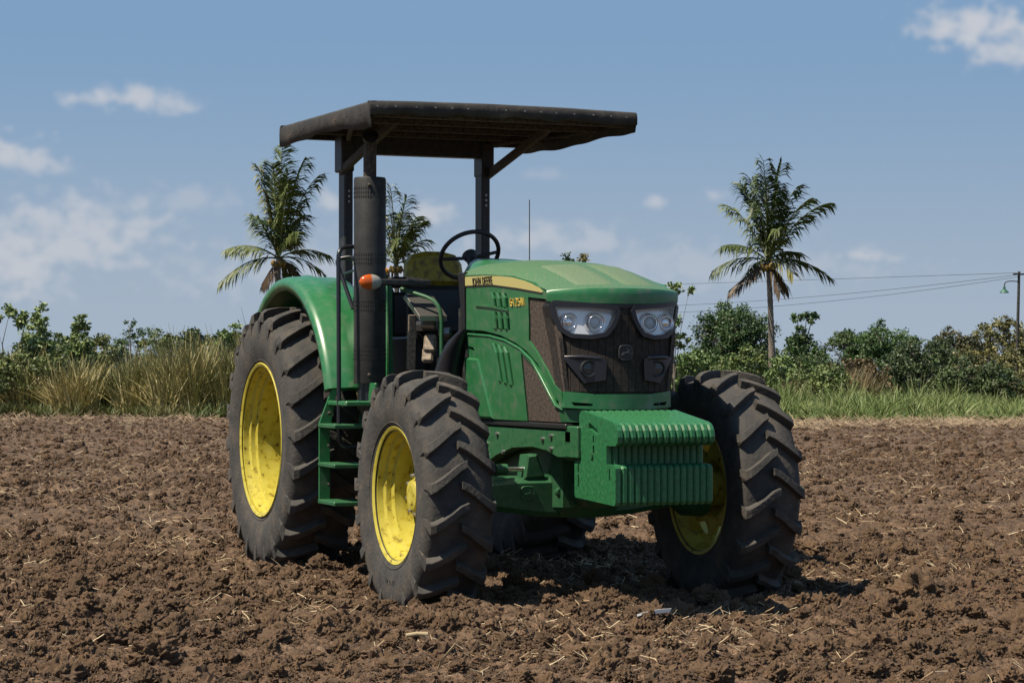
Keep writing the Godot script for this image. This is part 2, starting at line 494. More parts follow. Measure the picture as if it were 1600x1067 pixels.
func tyre_mesh(R: float, bead: float, halfw: float, lugs: int, lug_h: float, lug_w: float, sweep: float, turn: float) -> Mb:
	var mb := Mb.new()
	var crown := R - lug_h
	var k := halfw / 0.19
	var prof := []
	var side := [[0.150, bead - 0.012], [0.158, bead + 0.004], [0.172, bead + 0.03], [0.186, lerpf(bead, crown, 0.36)], [0.190, lerpf(bead, crown, 0.55)], [0.185, lerpf(bead, crown, 0.74)], [0.176, lerpf(bead, crown, 0.88)], [0.150, crown - 0.016], [0.10, crown - 0.006], [0.05, crown - 0.001]]
	for i in side.size(): prof.append(Vector2(-side[i][0] * k, side[i][1]))
	prof.append(Vector2(0, crown))
	for i in range(side.size() - 1, -1, -1): prof.append(Vector2(side[i][0] * k, side[i][1]))
	var rings := []
	for q: Vector2 in prof:
		var ring := []
		for j in 96:
			var a := TAU * j / 96.0
			ring.append(Vector3(cos(a) * q.y, sin(a) * q.y, q.x))
		rings.append(ring)
	mb.loft(rings, true, false, true, 181.0)
	# bead ring line moulded on the sidewall
	for s: float in [-1.0, 1.0]:
		var line := []
		for j in 73:
			var a := TAU * j / 72.0
			line.append(Vector3(cos(a) * (bead + 0.034), sin(a) * (bead + 0.034), s * 0.1725 * k))
		mb.tube(line, 0.004, 5)
	# chevron lugs; the nose at the centre leads in the rolling direction
	for s: float in [-1.0, 1.0]:
		for i in lugs:
			var a0 := turn + TAU * (i + (0.0 if s > 0 else 0.5)) / lugs
			var st := [[-0.10, 1.0, 0.0, 0.86], [0.14, 1.0, 0.0, 1.0], [0.42, 0.95, 0.0, 1.0], [0.68, 1.0, -0.003, 1.05], [0.88, 1.12, -0.006, 1.15], [1.02, 1.2, -0.018, 1.25], [1.09, 0.95, -0.062, 1.05], [1.08, 0.6, -0.115, 0.8], [1.04, 0.35, -0.165, 0.45]]
			var ring_list := []
			for q: Array in st:
				var z: float = s * q[0] * 0.176 * k
				var t: float = clampf(q[0], 0.0, 1.0)
				var ang := a0 - sweep * pow(1.0 - t, 1.12) + (0.035 if q[2] < -0.05 else 0.0)
				var top: float = R + q[2] * (R / 0.685) - 0.012 * t * t
				var base: float = crown - 0.03 + minf(0.0, q[2]) * 1.0
				if q[2] < -0.05: top = minf(top, lerpf(bead, crown, 0.88 + q[2] * 2.0 + 0.17) + 0.004)
				var wt: float = lug_w * 0.5 * q[3] / R
				var wb: float = wt * 1.22
				var ring := []
				for e: Array in [[-wb, base, 1.0], [-wt, top - 0.003, 1.0], [-wt * 0.85, top, 1.0], [wt * 0.85, top, 1.0], [wt, top - 0.003, 1.0], [wb, base, 1.0]]:
					var zz: float = z
					if e[1] == base and q[2] < -0.02: zz = s * 0.150 * k
					ring.append(Vector3(cos(ang + e[0]) * e[1], sin(ang + e[0]) * e[1], zz))
				ring_list.append(ring)
			mb.loft(ring_list, true, true, false)
	return mb

# wheel: local axis z, outside towards +z
func make_wheel(parent: Node, at: Vector3, s: float, front: bool, turn: float) -> void:
	var w := Node3D.new()
	w.name = numbered("wheel", parent)
	parent.add_child(w, true)
	w.position = at
	var R := 0.685 if front else 0.877
	var bead := 0.366 if front else 0.494
	var hw := 0.19 if front else 0.236
	var rw := 0.16 if front else 0.212
	# seen from the outside of a right wheel, rolling forward turns clockwise
	var t := tyre_mesh(R, bead, hw, 19 if front else 22, 0.046 if front else 0.052, 0.046 if front else 0.056, -0.19 if front else -0.17, turn)
	obj("tyre", t, M.rubber, w)
	var rim := Mb.new()
	var b := bead
	var prof := [Vector2(rw, b - 0.004), Vector2(rw + 0.006, b + 0.010), Vector2(rw, b + 0.016), Vector2(rw - 0.012, b + 0.010), Vector2(rw - 0.016, b - 0.006), Vector2(rw - 0.05, b - 0.012), Vector2(rw - 0.062, b - 0.030), Vector2(rw - 0.09, b - 0.034), Vector2(rw - 0.10, b - 0.06), Vector2(-rw + 0.12, b - 0.06), Vector2(-rw + 0.10, b - 0.03), Vector2(-rw + 0.016, b - 0.008), Vector2(-rw, b + 0.014), Vector2(-rw - 0.006, b + 0.008), Vector2(-rw, b - 0.008)]
	var inner := []
	for q: Vector2 in prof: inner.append(Vector2(q.x, q.y))
	for i in range(prof.size() - 3, 1, -1):
		inner.append(Vector2(prof[i].x, prof[i].y - 0.010))
	inner.append(Vector2(rw - 0.004, b - 0.010))
	inner.append(inner[0])
	rim.lathe(inner, 72, Vector3.ZERO, Basis.from_scale(Vector3(1, 1, s)), false)
	obj("rim", rim, M.yellow, w)
	# dished disc with a scalloped edge, bolted to lugs inside the barrel
	var disc := Mb.new()
	var zo := (-0.05 if front else -0.15)
	var dr := b - 0.068
	var rings := []
	for q: Array in [[0.0, 0.075], [0.30, 0.075], [0.42, 0.06], [0.50, 0.01], [0.62, -0.005], [0.8, 0.0], [1.0, 0.004]]:
		var ring := []
		for j in 96:
			var a := TAU * j / 96.0
			var rr: float = maxf(0.02, q[0] * dr)
			if q[0] > 0.7: rr *= 1.0 - 0.26 * (q[0] - 0.7) / 0.3 * (0.5 - 0.5 * cos(a * 8.0 + 0.6)) ** 0.8
			ring.append(Vector3(cos(a) * rr, sin(a) * rr, s * (zo + q[1] * (1.0 if front else 0.6))))
		rings.append(ring)
	for q2 in range(6, -1, -1):
		var ring2 := []
		for v: Vector3 in rings[q2]: ring2.append(v - Vector3(0, 0, s * 0.012))
		rings.append(ring2)
	disc.loft(rings, true, false, true, 60.0)
	obj("disc", disc, M.yellow, w)
	var hub := Mb.new()
	hub.lathe([Vector2(-0.10, 0.10), Vector2(0.07, 0.105), Vector2(0.09, 0.10), Vector2(0.10, 0.085), Vector2(0.115, 0.08), Vector2(0.12, 0.05)], 28, Vector3(0, 0, s * zo), Basis.from_scale(Vector3(1, 1, s)))
	obj("hub", hub, M.yellow if front else M.cast_green, w)
	for j in 8:
		var bolt := Mb.new()
		var a := TAU * j / 8.0 + 0.2
		bolt.lathe([Vector2(0, 0.016), Vector2(0.022, 0.016), Vector2(0.024, 0.012), Vector2(0.04, 0.008)], 6, Vector3(cos(a) * dr * 0.36, sin(a) * dr * 0.36, s * (zo + (0.072 if front else 0.043))), Basis.from_scale(Vector3(1, 1, s)))
		obj("bolt", bolt, M.steel, w)
		var lug := Mb.new()
		var a2 := (TAU * j - 0.6) / 8.0
		lug.box(Vector3(cos(a2) * (dr + 0.0), sin(a2) * (dr + 0.0), s * (zo - 0.012)), Vector3(0.07, 0.085, 0.022), 0.006, Basis(Vector3(0, 0, 1), a2))
		lug.lathe([Vector2(0, 0.017), Vector2(0.016, 0.017), Vector2(0.018, 0.012)], 6, Vector3(cos(a2) * (dr - 0.03), sin(a2) * (dr - 0.03), s * zo), Basis.from_scale(Vector3(1, 1, s)))
		obj("rim_bracket", lug, M.yellow, w)
	if front and s > 0:
		# raised size marking low on the sidewall
		var chars := "14.9-28"
		for i in chars.length():
			var a := -PI / 2.0 + (i - 3.0) * 0.048
			var r := 0.475
			var bs := Basis(Vector3(0, 0, 1), a + PI / 2.0)
			text_on(w, "size_mark", chars[i], 0.03, Vector3(cos(a) * r, sin(a) * r, 0.1865), bs, M.rubber, 0.006)

func emblem(parent: Node, frame_mat: Material, map: Callable, u0: float, v0: float, h: float) -> void:
	# rounded shield with a leaping deer
	var e := Node3D.new()
	e.name = numbered("emblem", parent)
	parent.add_child(e, true)
	var ring_out := PackedVector2Array()
	for j in 24:
		var a := TAU * j / 24.0
		var c := cos(a)
		var sn := sin(a)
		ring_out.append(Vector2(u0 + signf(c) * pow(absf(c), 0.5) * h * 0.98, v0 + signf(sn) * pow(absf(sn), 0.55) * h))
	var plate := Mb.new()
	plate.prism(ring_out, map, 0.0, 0.006, 0.002)
	obj("emblem_plate", plate, M.ink if frame_mat == M.emblem_grey else frame_mat, e)
	var border := Mb.new()
	var line := []
	for j in 25:
		var q := ring_out[j % 24]
		line.append(map.call(u0 + (q.x - u0) * 0.93, v0 + (q.y - v0) * 0.93, 0.006))
	border.tube(line, h * 0.05, 6)
	obj("emblem_border", border, frame_mat, e)
	var deer := Mb.new()
	var body := pv([-0.55, -0.18, -0.30, 0.02, 0.10, 0.10, 0.32, 0.26, 0.40, 0.46, 0.52, 0.40, 0.66, 0.36, 0.56, 0.28, 0.46, 0.10, 0.62, -0.08, 0.74, -0.30, 0.66, -0.30, 0.50, -0.10, 0.30, -0.06, -0.10, -0.12, -0.36, -0.28, -0.66, -0.42, -0.70, -0.36])
	for i in body.size(): body[i] = Vector2(u0, v0) + body[i] * h * Vector2(-0.9, 0.9)
	deer.prism(body, map, 0.005, 0.010, 0.0)
	var horn := []
	for q: Array in [[0.38, 0.42], [0.24, 0.58], [0.02, 0.62]]: horn.append(map.call(u0 - q[0] * h * 0.9, v0 + q[1] * h * 0.9, 0.008))
	deer.tube(horn, h * 0.035, 5)
	obj("emblem_deer", deer, frame_mat, e)

func headlight(t: Node, s: float) -> void:
	var hl := Node3D.new()
	hl.name = numbered("headlight", t)
	t.add_child(hl, true)
	var nm := nose_map()
	var lens := pv([0.366, 1.680, 0.053, 1.652, 0.068, 1.605, 0.086, 1.570, 0.118, 1.531, 0.185, 1.518, 0.281, 1.525, 0.323, 1.556, 0.349, 1.615])
	for i in lens.size(): lens[i].x *= s
	var grown: PackedVector2Array = Geometry2D.offset_polygon(lens, 0.024, Geometry2D.JOIN_ROUND)[0]
	var ring_pieces := Geometry2D.clip_polygons(grown, PackedVector2Array())
	var bez := Mb.new()
	var pieces := cut([grown], lens)
	for p: PackedVector2Array in pieces: bez.panel(p, nm, -0.06, 0.022, 0.03)
	obj("bezel", bez, M.plastic, hl)
	var refl := Mb.new()
	refl.panel(Geometry2D.offset_polygon(lens, 0.003)[0], func(u: float, v: float, w: float) -> Vector3: return nm.call(u, v, w) + Vector3(-0.22 * (v - 1.53), 0, 0), -0.05, -0.008, 0.03)
	obj("reflector", refl, M.mirror, hl)
	# two lamp bowls with projector lenses
	for q: Array in [[0.286, 1.586, 0.046], [0.160, 1.583, 0.051]]:
		var u: float = q[0] * s
		var at: Vector3 = nm.call(u, q[1], -0.036)
		var ax := Basis(Vector3(0, 1, 0), PI / 2.0)
		var bowl := Mb.new()
		bowl.lathe([Vector2(0.0, q[2] * 0.55), Vector2(0.012, q[2] * 0.86), Vector2(0.034, q[2]), Vector2(0.037, q[2] * 1.08), Vector2(0.030, q[2] * 1.1), Vector2(-0.004, q[2] * 1.1)], 28, at, ax)
		obj("lamp_bowl", bowl, M.chrome, hl)
		var proj := Mb.new()
		proj.lathe([Vector2(0.0, q[2] * 0.7), Vector2(0.022, q[2] * 0.68), Vector2(0.034, q[2] * 0.5), Vector2(0.040, q[2] * 0.25), Vector2(0.041, 0.002)], 24, at, ax)
		var bm := StandardMaterial3D.new()
		bm.albedo_color = Color(0.8, 0.86, 0.9, 0.25)
		bm.roughness = 0.04
		bm.refraction_enabled = true
		bm.refraction_scale = 0.05
		obj("projector", proj, M.chrome if q[0] > 0.2 else bm, hl)
		var hoop := Mb.new()
		var pts := []
		for j in 29:
			var a := TAU * j / 28.0
			pts.append(at + Vector3(0.04, cos(a) * q[2] * 0.78, sin(a) * q[2] * 0.78))
		hoop.tube(pts, 0.004, 6)
		obj("lamp_ring", hoop, M.chrome, hl)
	var cover := Mb.new()
	cover.panel(lens, nm, 0.012, 0.016, 0.03, false)
	obj("lens", cover, M.glass, hl)

func make_tractor() -> void:
	var t := thing("tractor", "green tractor with yellow wheels, black canopy and front weights", "tractor")
	# ---- hood shell
	var hood := Mb.new()
	var ycs := [[0.0, 1.968, 1.882], [0.25, 1.966, 1.876], [0.45, 1.944, 1.864], [0.62, 1.908, 1.842], [0.78, 1.856, 1.81], [0.9, 1.806, 1.782], [0.96, 1.784, 1.768], [0.99, 1.770, 1.757]]
	var prof := func(sv: float, which: int) -> float:
		for i in range(1, ycs.size()):
			if sv <= ycs[i][0]:
				var a: float = (sv - ycs[i - 1][0]) / (ycs[i][0] - ycs[i - 1][0])
				return lerpf(ycs[i - 1][which], ycs[i][which], a)
		return ycs[-1][which]
	var hood_pt := func(sv: float, u: float, lift: float) -> Vector3:
		var ys: float = prof.call(sv, 2)
		var yc: float = prof.call(sv, 1)
		var x0 := lerpf(2.04, 3.22, sv)
		var zs := 0.366 + 0.114 * (ys - 1.69) + 0.015 * (3.28 - x0) + 0.0135
		var z := zs * lerpf(u, sin(u * PI / 2.0), 0.45)
		var y := yc - (yc - ys) * pow(absf(u), 2.5)
		var x := lerpf(2.04 + 0.05 * (1.0 - absf(u)) * 0.0, 3.435 - 1.05 * z * z, sv)
		return Vector3(x, y + lift, z)
	var rings := []
	for i in 33:
		var sv := 0.99 * i / 32.0
		var ring := []
		for j in 29: ring.append(hood_pt.call(sv, j / 14.0 - 1.0, 0.0))
		rings.append(ring)
	hood.loft(rings, false, false, true, 181.0)
	# rolled front lip and its underside
	var lip := []
	for q: Array in [[0.0, 0.0], [0.004, -0.005], [0.006, -0.035], [0.004, -0.080], [-0.004, -0.084], [-0.05, -0.075]]:
		var ring := []
		for j in 29:
			var p: Vector3 = hood_pt.call(0.99, j / 14.0 - 1.0, 0.0)
			var uu := j / 14.0 - 1.0
			var dirn := Vector3(1.0, 0, 2.1 * p.z).normalized()
			ring.append(p + dirn * q[0] + Vector3(0, q[1] * (0.72 + 0.34 * (1.0 - uu * uu)), 0))
		lip.append(ring)
	var lipm := Mb.new()
	lipm.loft(lip, false, false, true, 50.0)
	var hood_o := obj("hood", hood, M.dusty_green, t)
	obj("hood_lip", lipm, M.green, hood_o)
	# two raised dusty panels on top with a seam between them
	for s: float in [-1.0, 1.0]:
		var hp := Mb.new()
		var rr := []
		for i in 13:
			var ring := []
			for j in 9:
				var sv := lerpf(0.55, 0.955, i / 12.0)
				var u := s * lerpf(0.035, 0.52, j / 8.0)
				var e := minf(minf(i, 12 - i), minf(j, 8 - j))
				ring.append(hood_pt.call(sv, u, 0.006 if e > 0 else -0.003))
			rr.append(ring)
		hp.loft(rr, false, false, true, 181.0)
		obj("hood_panel", hp, M.dust_film, hood_o)
	# ---- dark core under the panels
	var core := Mb.new()
	core.box(Vector3(2.66, 1.42, 0), Vector3(1.24, 0.74, 0.56), 0.02)
	obj("engine", core, M.cast_green, t)
	# ---- hood sides
	for s: float in [1.0, -1.0]:
		var sm := side_map(s)
		var up := pv([2.115, 1.884, 2.424, 1.876, 2.799, 1.853, 3.079, 1.806, 3.214, 1.764, 3.262, 1.735, 3.275, 1.70, 3.225, 1.712, 2.994, 1.73, 2.97, 1.604, 2.94, 1.492, 3.01, 1.444, 3.143, 1.331, 3.223, 1.251, 3.316, 1.21, 3.315, 1.143, 3.284, 1.151, 3.205, 1.182, 3.138, 1.258, 3.02, 1.370, 2.888, 1.437, 2.746, 1.483, 2.539, 1.528, 2.286, 1.557, 2.027, 1.567])
		var slots := []
		for k in 3:
			var x := 2.522 + k * 0.082
			slots.append(pv([x - 0.03, 1.772 - k * 0.004, x + 0.006, 1.765 - k * 0.004, x + 0.020, 1.73, x + 0.018, 1.682 - k * 0.003, x - 0.010, 1.684 - k * 0.003, x - 0.010, 1.735]))
			slots.append(pv([x - 0.03, 1.662 - k * 0.005, x + 0.008, 1.655 - k * 0.005, x + 0.013, 1.62, x + 0.006, 1.558 - k * 0.003, x - 0.022, 1.560 - k * 0.003, x - 0.018, 1.62]))
		var parts: Array = [up]
		for h: PackedVector2Array in slots: parts = cut(parts, h)
		var a := Mb.new()
		for p: PackedVector2Array in parts: a.prism(p, sm, -0.012, 0.012)
		var panel := obj("upper_side_panel", a, M.green, t)
		# raised vanes beside the slots and the long horizontal rib
		for k in 3:
			var x := 2.522 + k * 0.082
			for row: Array in [[1.765, 1.685, 0.0], [1.655, 1.562, -0.012]]:
				var v := Mb.new()
				v.prism(pv([x - 0.060, row[0] + 0.004 - k * 0.004, x - 0.03, row[0] + 0.007 - k * 0.004, x - 0.012 + row[2], row[0] - 0.03, x - 0.012 + row[2], row[1] - k * 0.003, x - 0.050 + row[2], row[1] - k * 0.003]), sm, 0.012, 0.021, 0.006)
				obj("louvre", v, M.green, panel)
		var rib := Mb.new()
		rib.prism(pv([2.215, 1.702, 2.45, 1.686, 2.70, 1.662, 2.70, 1.672, 2.45, 1.698, 2.215, 1.706]), sm, 0.012, 0.020, 0.003)
		obj("rib", rib, M.green, panel)
		var st := Mb.new()
		st.prism(pv([2.10, 1.873, 2.424, 1.867, 2.62, 1.858, 2.799, 1.844, 2.96, 1.820, 3.079, 1.796, 3.16, 1.775, 3.205, 1.752, 3.191, 1.748, 2.855, 1.784, 2.486, 1.816, 2.087, 1.822]), sm, 0.012, 0.0145, 0.0)
		obj("stripe", st, M.stripe, panel)
		var sl := Mb.new()
		sl.prism(pv([2.087, 1.8195, 2.486, 1.8135, 2.855, 1.7815, 3.195, 1.7455, 3.195, 1.738, 2.855, 1.773, 2.486, 1.805, 2.087, 1.811]), sm, 0.012, 0.014, 0.0)
		obj("stripe_edge", sl, M.ink, panel)
		# lettering follows the side
		var out := Vector3(0.015, -0.114, 1.0).normalized() if s > 0 else Vector3(0.015, -0.114, -1.0).normalized()
		var along := Vector3(1, 0, 0) if s > 0 else Vector3(-1, 0, 0)
		along = (along - out * along.dot(out)).normalized()
		var bs := Basis(along, out.cross(along), out)
		var pos: Vector3 = sm.call(2.365 if s > 0 else 2.40, 1.840, 0.0165)
		text_on(panel, "maker_lettering", "JOHN DEERE", 0.043, pos, bs, M.ink, 0.003, 0.92, false)
		pos = sm.call(2.84, 1.706, 0.0145)
		text_on(panel, "model_badge", "6125M", 0.044, pos, bs, M.gold, 0.006, 1.15, false)
		# side air grille
		var gr := Mb.new()
		gr.prism(pv([2.99, 1.727, 3.272, 1.692, 3.300, 1.60, 3.33, 1.5, 3.335, 1.213, 3.316, 1.213, 3.223, 1.254, 3.143, 1.334, 3.01, 1.448, 2.944, 1.492, 2.973, 1.604]), sm, -0.02, 0.003)
		obj("side_grille", gr, M.mesh_side, t)
		# lower side shield
		var lo := pv([2.019, 1.548, 2.363, 1.533, 2.594, 1.505, 2.802, 1.454, 2.950, 1.388, 3.058, 1.293, 3.151, 1.200, 3.216, 1.143, 3.304, 1.124, 3.300, 1.107, 3.191, 1.127, 3.075, 1.237, 2.955, 1.349, 2.803, 1.425, 2.797, 1.046, 2.308, 1.046, 1.95, 1.045])
		var lparts: Array = [lo]
		var lslots := []
		for k in 3:
			var x := 2.475 + k * 0.078
			lslots.append(pv([x - 0.045, 1.488 - k * 0.012, x - 0.008, 1.470 - k * 0.012, x + 0.008, 1.43, x + 0.030, 1.262 - k * 0.01, x + 0.006, 1.262 - k * 0.01, x - 0.016, 1.43]))
		lslots.append(pv([2.02, 1.472, 2.10, 1.462, 2.125, 1.437, 2.02, 1.452]))
		for h: PackedVector2Array in lslots: lparts = cut(lparts, h)
		var b := Mb.new()
		for p: PackedVector2Array in lparts: b.prism(p, sm, -0.012, 0.010)
		var lower := obj("lower_side_panel", b, M.green, t)
		for k in 3:
			var x := 2.475 + k * 0.078
			var v := Mb.new()
			v.prism(pv([x - 0.075, 1.484 - k * 0.012, x - 0.046, 1.487 - k * 0.012, x - 0.018, 1.43, x + 0.004, 1.262 - k * 0.01, x - 0.028, 1.258 - k * 0.01, x - 0.05, 1.43]), sm, 0.010, 0.019, 0.007)
			obj("louvre", v, M.green, lower)
		var edge := Mb.new()
		var line := []
		for q: Array in [[2.02, 1.540], [2.363, 1.525], [2.594, 1.497], [2.797, 1.447], [2.943, 1.382], [3.05, 1.288], [3.143, 1.196], [3.208, 1.138], [3.30, 1.117]]: line.append(sm.call(q[0], q[1], 0.010))
		edge.tube(line, 0.006, 6)
		obj("rolled_edge", edge, M.green, lower)
		var fold := Mb.new()
		fold.prism(pv([1.96, 1.405, 2.174, 1.396, 2.30, 1.05, 1.93, 1.05]), sm, 0.010, 0.022, 0.010)
		obj("access_cover", fold, M.green, lower)
		var lm := Mb.new()
		lm.prism(pv([2.806, 1.422, 2.955, 1.346, 3.075, 1.234, 3.191, 1.124, 3.300, 1.104, 3.285, 1.048, 2.80, 1.048]), sm, -0.02, 0.002)
		obj("lower_side_grille", lm, M.mesh_side, t)
	# ---- nose
	var nm := nose_map()
	var g := Mb.new()
	var gp: Array = [pv([0.318, 1.205, 0.345, 1.45, 0.386, 1.69, -0.386, 1.69, -0.345, 1.45, -0.318, 1.205])]
	for s: float in [1.0, -1.0]:
		var opening := pv([0.40, 1.70, 0.05, 1.66, 0.068, 1.605, 0.086, 1.570, 0.118, 1.528, 0.185, 1.514, 0.283, 1.520, 0.327, 1.553, 0.353, 1.612])
		for i in opening.size(): opening[i].x *= s
		gp = cut(gp, opening)
	for p: PackedVector2Array in gp: g.panel(p, nm, -0.09, -0.004, 0.03)
	var grille := obj("front_grille", g, M.mesh_brown_shaded, t)
	for k in range(-7, 8):
		var slat := Mb.new()
		var u := k * 0.043
		var hi := 1.50 if absf(u) > 0.075 else 1.68
		slat.prism(pv([u - 0.0213, 1.212, u + 0.0213, 1.212, u + 0.0213, hi, u - 0.0213, hi]), nm, -0.01, 0.0015, 0.003)
		obj("slat", slat, M.mesh_brown_shaded, grille)
	emblem(grille, M.emblem_grey, func(u: float, v: float, w: float) -> Vector3: return nm.call(u, v, w + 0.006), 0.0, 1.423, 0.042)
	for s: float in [1.0, -1.0]:
		headlight(t, s)
		var wl := Node3D.new()
		wl.name = numbered("work_light", t)
		t.add_child(wl, true)
		var hs := Mb.new()
		var poly := pv([0.326, 1.402, 0.121, 1.393, 0.110, 1.38, 0.115, 1.275, 0.225, 1.259, 0.262, 1.309, 0.318, 1.385])
		for i in poly.size(): poly[i].x *= s
		hs.panel(poly, nm, -0.02, 0.022, 0.03)
		obj("housing", hs, M.plastic, wl)
		var at: Vector3 = nm.call(0.205 * s, 1.337, 0.022)
		var ax := Basis(Vector3(0, 1, 0), PI / 2.0)
		var bz := Mb.new()
		bz.lathe([Vector2(-0.01, 0.046), Vector2(0.014, 0.044), Vector2(0.012, 0.036), Vector2(0.002, 0.033)], 24, at, ax)
		obj("lamp_ring", bz, M.black, wl)
		var ln := Mb.new()
		ln.lathe([Vector2(-0.004, 0.034), Vector2(0.004, 0.030), Vector2(0.007, 0.002)], 24, at, ax)
		obj("lens", ln, M.lamp_dark, wl)
		# brow over the work light, reaching round the corner
		var brow := Mb.new()
		brow.tube([nm.call(0.312 * s, 1.396, 0.004), nm.call(0.24 * s, 1.399, 0.022), nm.call(0.14 * s, 1.392, 0.014)], 0.013, 8)
		obj("brow", brow, M.plastic, wl)
	# black band under the hood lip and green lower lip with two slots
	var band := Mb.new()
	band.panel(pv([0.372, 1.665, 0.382, 1.705, -0.382, 1.705, -0.372, 1.665]), nm, -0.05, 0.004, 0.03)
	obj("hood_seal", band, M.ink, t)
	var chin_poly := pv([0.316, 1.216, 0.316, 1.128, 0.16, 1.118, -0.16, 1.118, -0.316, 1.128, -0.316, 1.216, -0.16, 1.200, 0.16, 1.200])
	var cp: Array = [chin_poly]
	for s: float in [1.0, -1.0]: cp = cut(cp, pv([s * 0.285, 1.158, s * 0.18, 1.150, s * 0.18, 1.137, s * 0.27, 1.139]))
	var chin := Mb.new()
	for p: PackedVector2Array in cp: chin.panel(p, nm, -0.06, 0.016, 0.03)
	obj("chin_panel", chin, M.green, t)
	var apron := Mb.new()
	apron.panel(pv([0.306, 1.118, 0.296, 1.05, -0.296, 1.05, -0.306, 1.118]), nm, -0.09, -0.012, 0.03)
	obj("apron", apron, M.cast_green, t)
	var shelf := Mb.new()
	shelf.box(Vector3(2.62, 1.026, 0), Vector3(1.42, 0.03, 0.62), 0.006)
	obj("hood_sill", shelf, M.ink, t)
	# ---- frame, front support, axle
	for s: float in [1.0, -1.0]:
		var rail := Mb.new()
		rail.prism(pv([1.9, 1.005, 3.38, 1.005, 3.38, 0.86, 3.20, 0.855, 3.05, 0.885, 2.85, 0.90, 2.55, 0.885, 2.3, 0.835, 2.15, 0.79, 1.9, 0.79]), func(u: float, v: float, w: float) -> Vector3: return Vector3(u, v, s * w), 0.24, 0.30, 0.006)
		var rl := obj("frame_rail", rail, M.cast_green, t)
		for q: Array in [[2.16, 0.96], [2.16, 0.90], [2.16, 0.83], [2.42, 0.86], [3.12, 0.97], [3.12, 0.90], [3.0, 0.95], [2.32, 0.96]]:
			var bolt := Mb.new()
			bolt.lathe([Vector2(0, 0.014), Vector2(0.012, 0.014), Vector2(0.014, 0.009)], 6, Vector3(q[0], q[1], s * 0.30), Basis.from_scale(Vector3(1, 1, s)))
			obj("bolt", bolt, M.steel, rl)
		var hub := Mb.new()
		hub.lathe([Vector2(0.42, 0.09), Vector2(0.60, 0.10), Vector2(0.66, 0.15), Vector2(0.78, 0.16), Vector2(0.80, 0.10)], 24, Vector3(2.765, 0.645, 0), Basis.from_scale(Vector3(1, 1, s)))
		obj("axle_hub", hub, M.cast_green, t)
	var block := Mb.new()
	block.box(Vector3(3.30, 0.93, 0), Vector3(0.34, 0.18, 0.50), 0.02)
	for s: float in [1.0, -1.0]: block.box(Vector3(3.385, 0.945, s * 0.275), Vector3(0.17, 0.17, 0.05), 0.006)
	obj("weight_bracket", block, M.cast_green, t)
	var axle := Mb.new()
	var ax_face := func(u: float, v: float, w: float) -> Vector3: return Vector3(2.765 + w, v, u)
	axle.prism(pv([-0.58, 0.56, -0.30, 0.52, 0.0, 0.50, 0.30, 0.52, 0.58, 0.56, 0.60, 0.72, 0.40, 0.735, 0.20, 0.735, 0.10, 0.78, -0.10, 0.78, -0.20, 0.735, -0.40, 0.735, -0.60, 0.72]), ax_face, -0.12, 0.14, 0.03)
	axle.box(Vector3(3.0, 0.66, 0), Vector3(0.4, 0.16, 0.24), 0.04)
	var axle_o := obj("front_axle", axle, M.cast_green, t)
	emblem(axle_o, M.cast_green, func(u: float, v: float, w: float) -> Vector3: return Vector3(2.905 + w, v, u), 0.355, 0.648, 0.042)
	var fin := Mb.new()
	fin.prism(pv([0.37, 0.725, 0.35, 0.86, 0.29, 0.865, 0.24, 0.735]), ax_face, 0.02, 0.13, 0.012)
	obj("cylinder_bracket", fin, M.cast_green, axle_o)
	var nub := Mb.new()
	nub.lathe([Vector2(0.0, 0.026), Vector2(0.035, 0.026), Vector2(0.04, 0.018)], 14, Vector3(2.90, 0.655, 0.17), Basis(Vector3(0, 1, 0), PI / 2.0))
	obj("grease_cap", nub, M.cast_green, axle_o)
	var cyl := Mb.new()
	cyl.tube([Vector3(2.86, 0.782, 0.36), Vector3(2.86, 0.782, 0.47)], 0.014, 10)
	obj("cylinder_rod", cyl, M.chrome, axle_o)
	var cyl2 := Mb.new()
	cyl2.tube([Vector3(2.86, 0.782, 0.46), Vector3(2.86, 0.782, 0.53)], 0.03, 12)
	obj("steering_cylinder", cyl2, M.cast_green, axle_o)
	var rod := Mb.new()
	rod.tube([Vector3(2.86, 0.78, 0.53), Vector3(2.84, 0.775, 0.66)], 0.022, 10)
	obj("tie_rod", rod, M.rust, axle_o)
	var pan := Mb.new()
	pan.box(Vector3(2.45, 0.74, 0), Vector3(1.0, 0.44, 0.42), 0.05)
	pan.box(Vector3(1.2, 0.82, 0), Vector3(1.8, 0.5, 0.5), 0.05)
	obj("transmission", pan, M.cast_green, t)
	# ---- suitcase weights
	var wp := pv([3.45, 1.085, 3.462, 1.106, 3.485, 1.115, 3.88, 1.060, 3.915, 1.048, 3.935, 1.02, 3.942, 0.985, 3.935, 0.955, 3.91, 0.94, 3.80, 0.937, 3.80, 0.842, 3.90, 0.838, 3.914, 0.825, 3.914, 0.65, 3.90, 0.632, 3.40, 0.652, 3.386, 0.668, 3.386, 0.835, 3.396, 0.847, 3.475, 0.85, 3.475, 0.90, 3.45, 0.92])
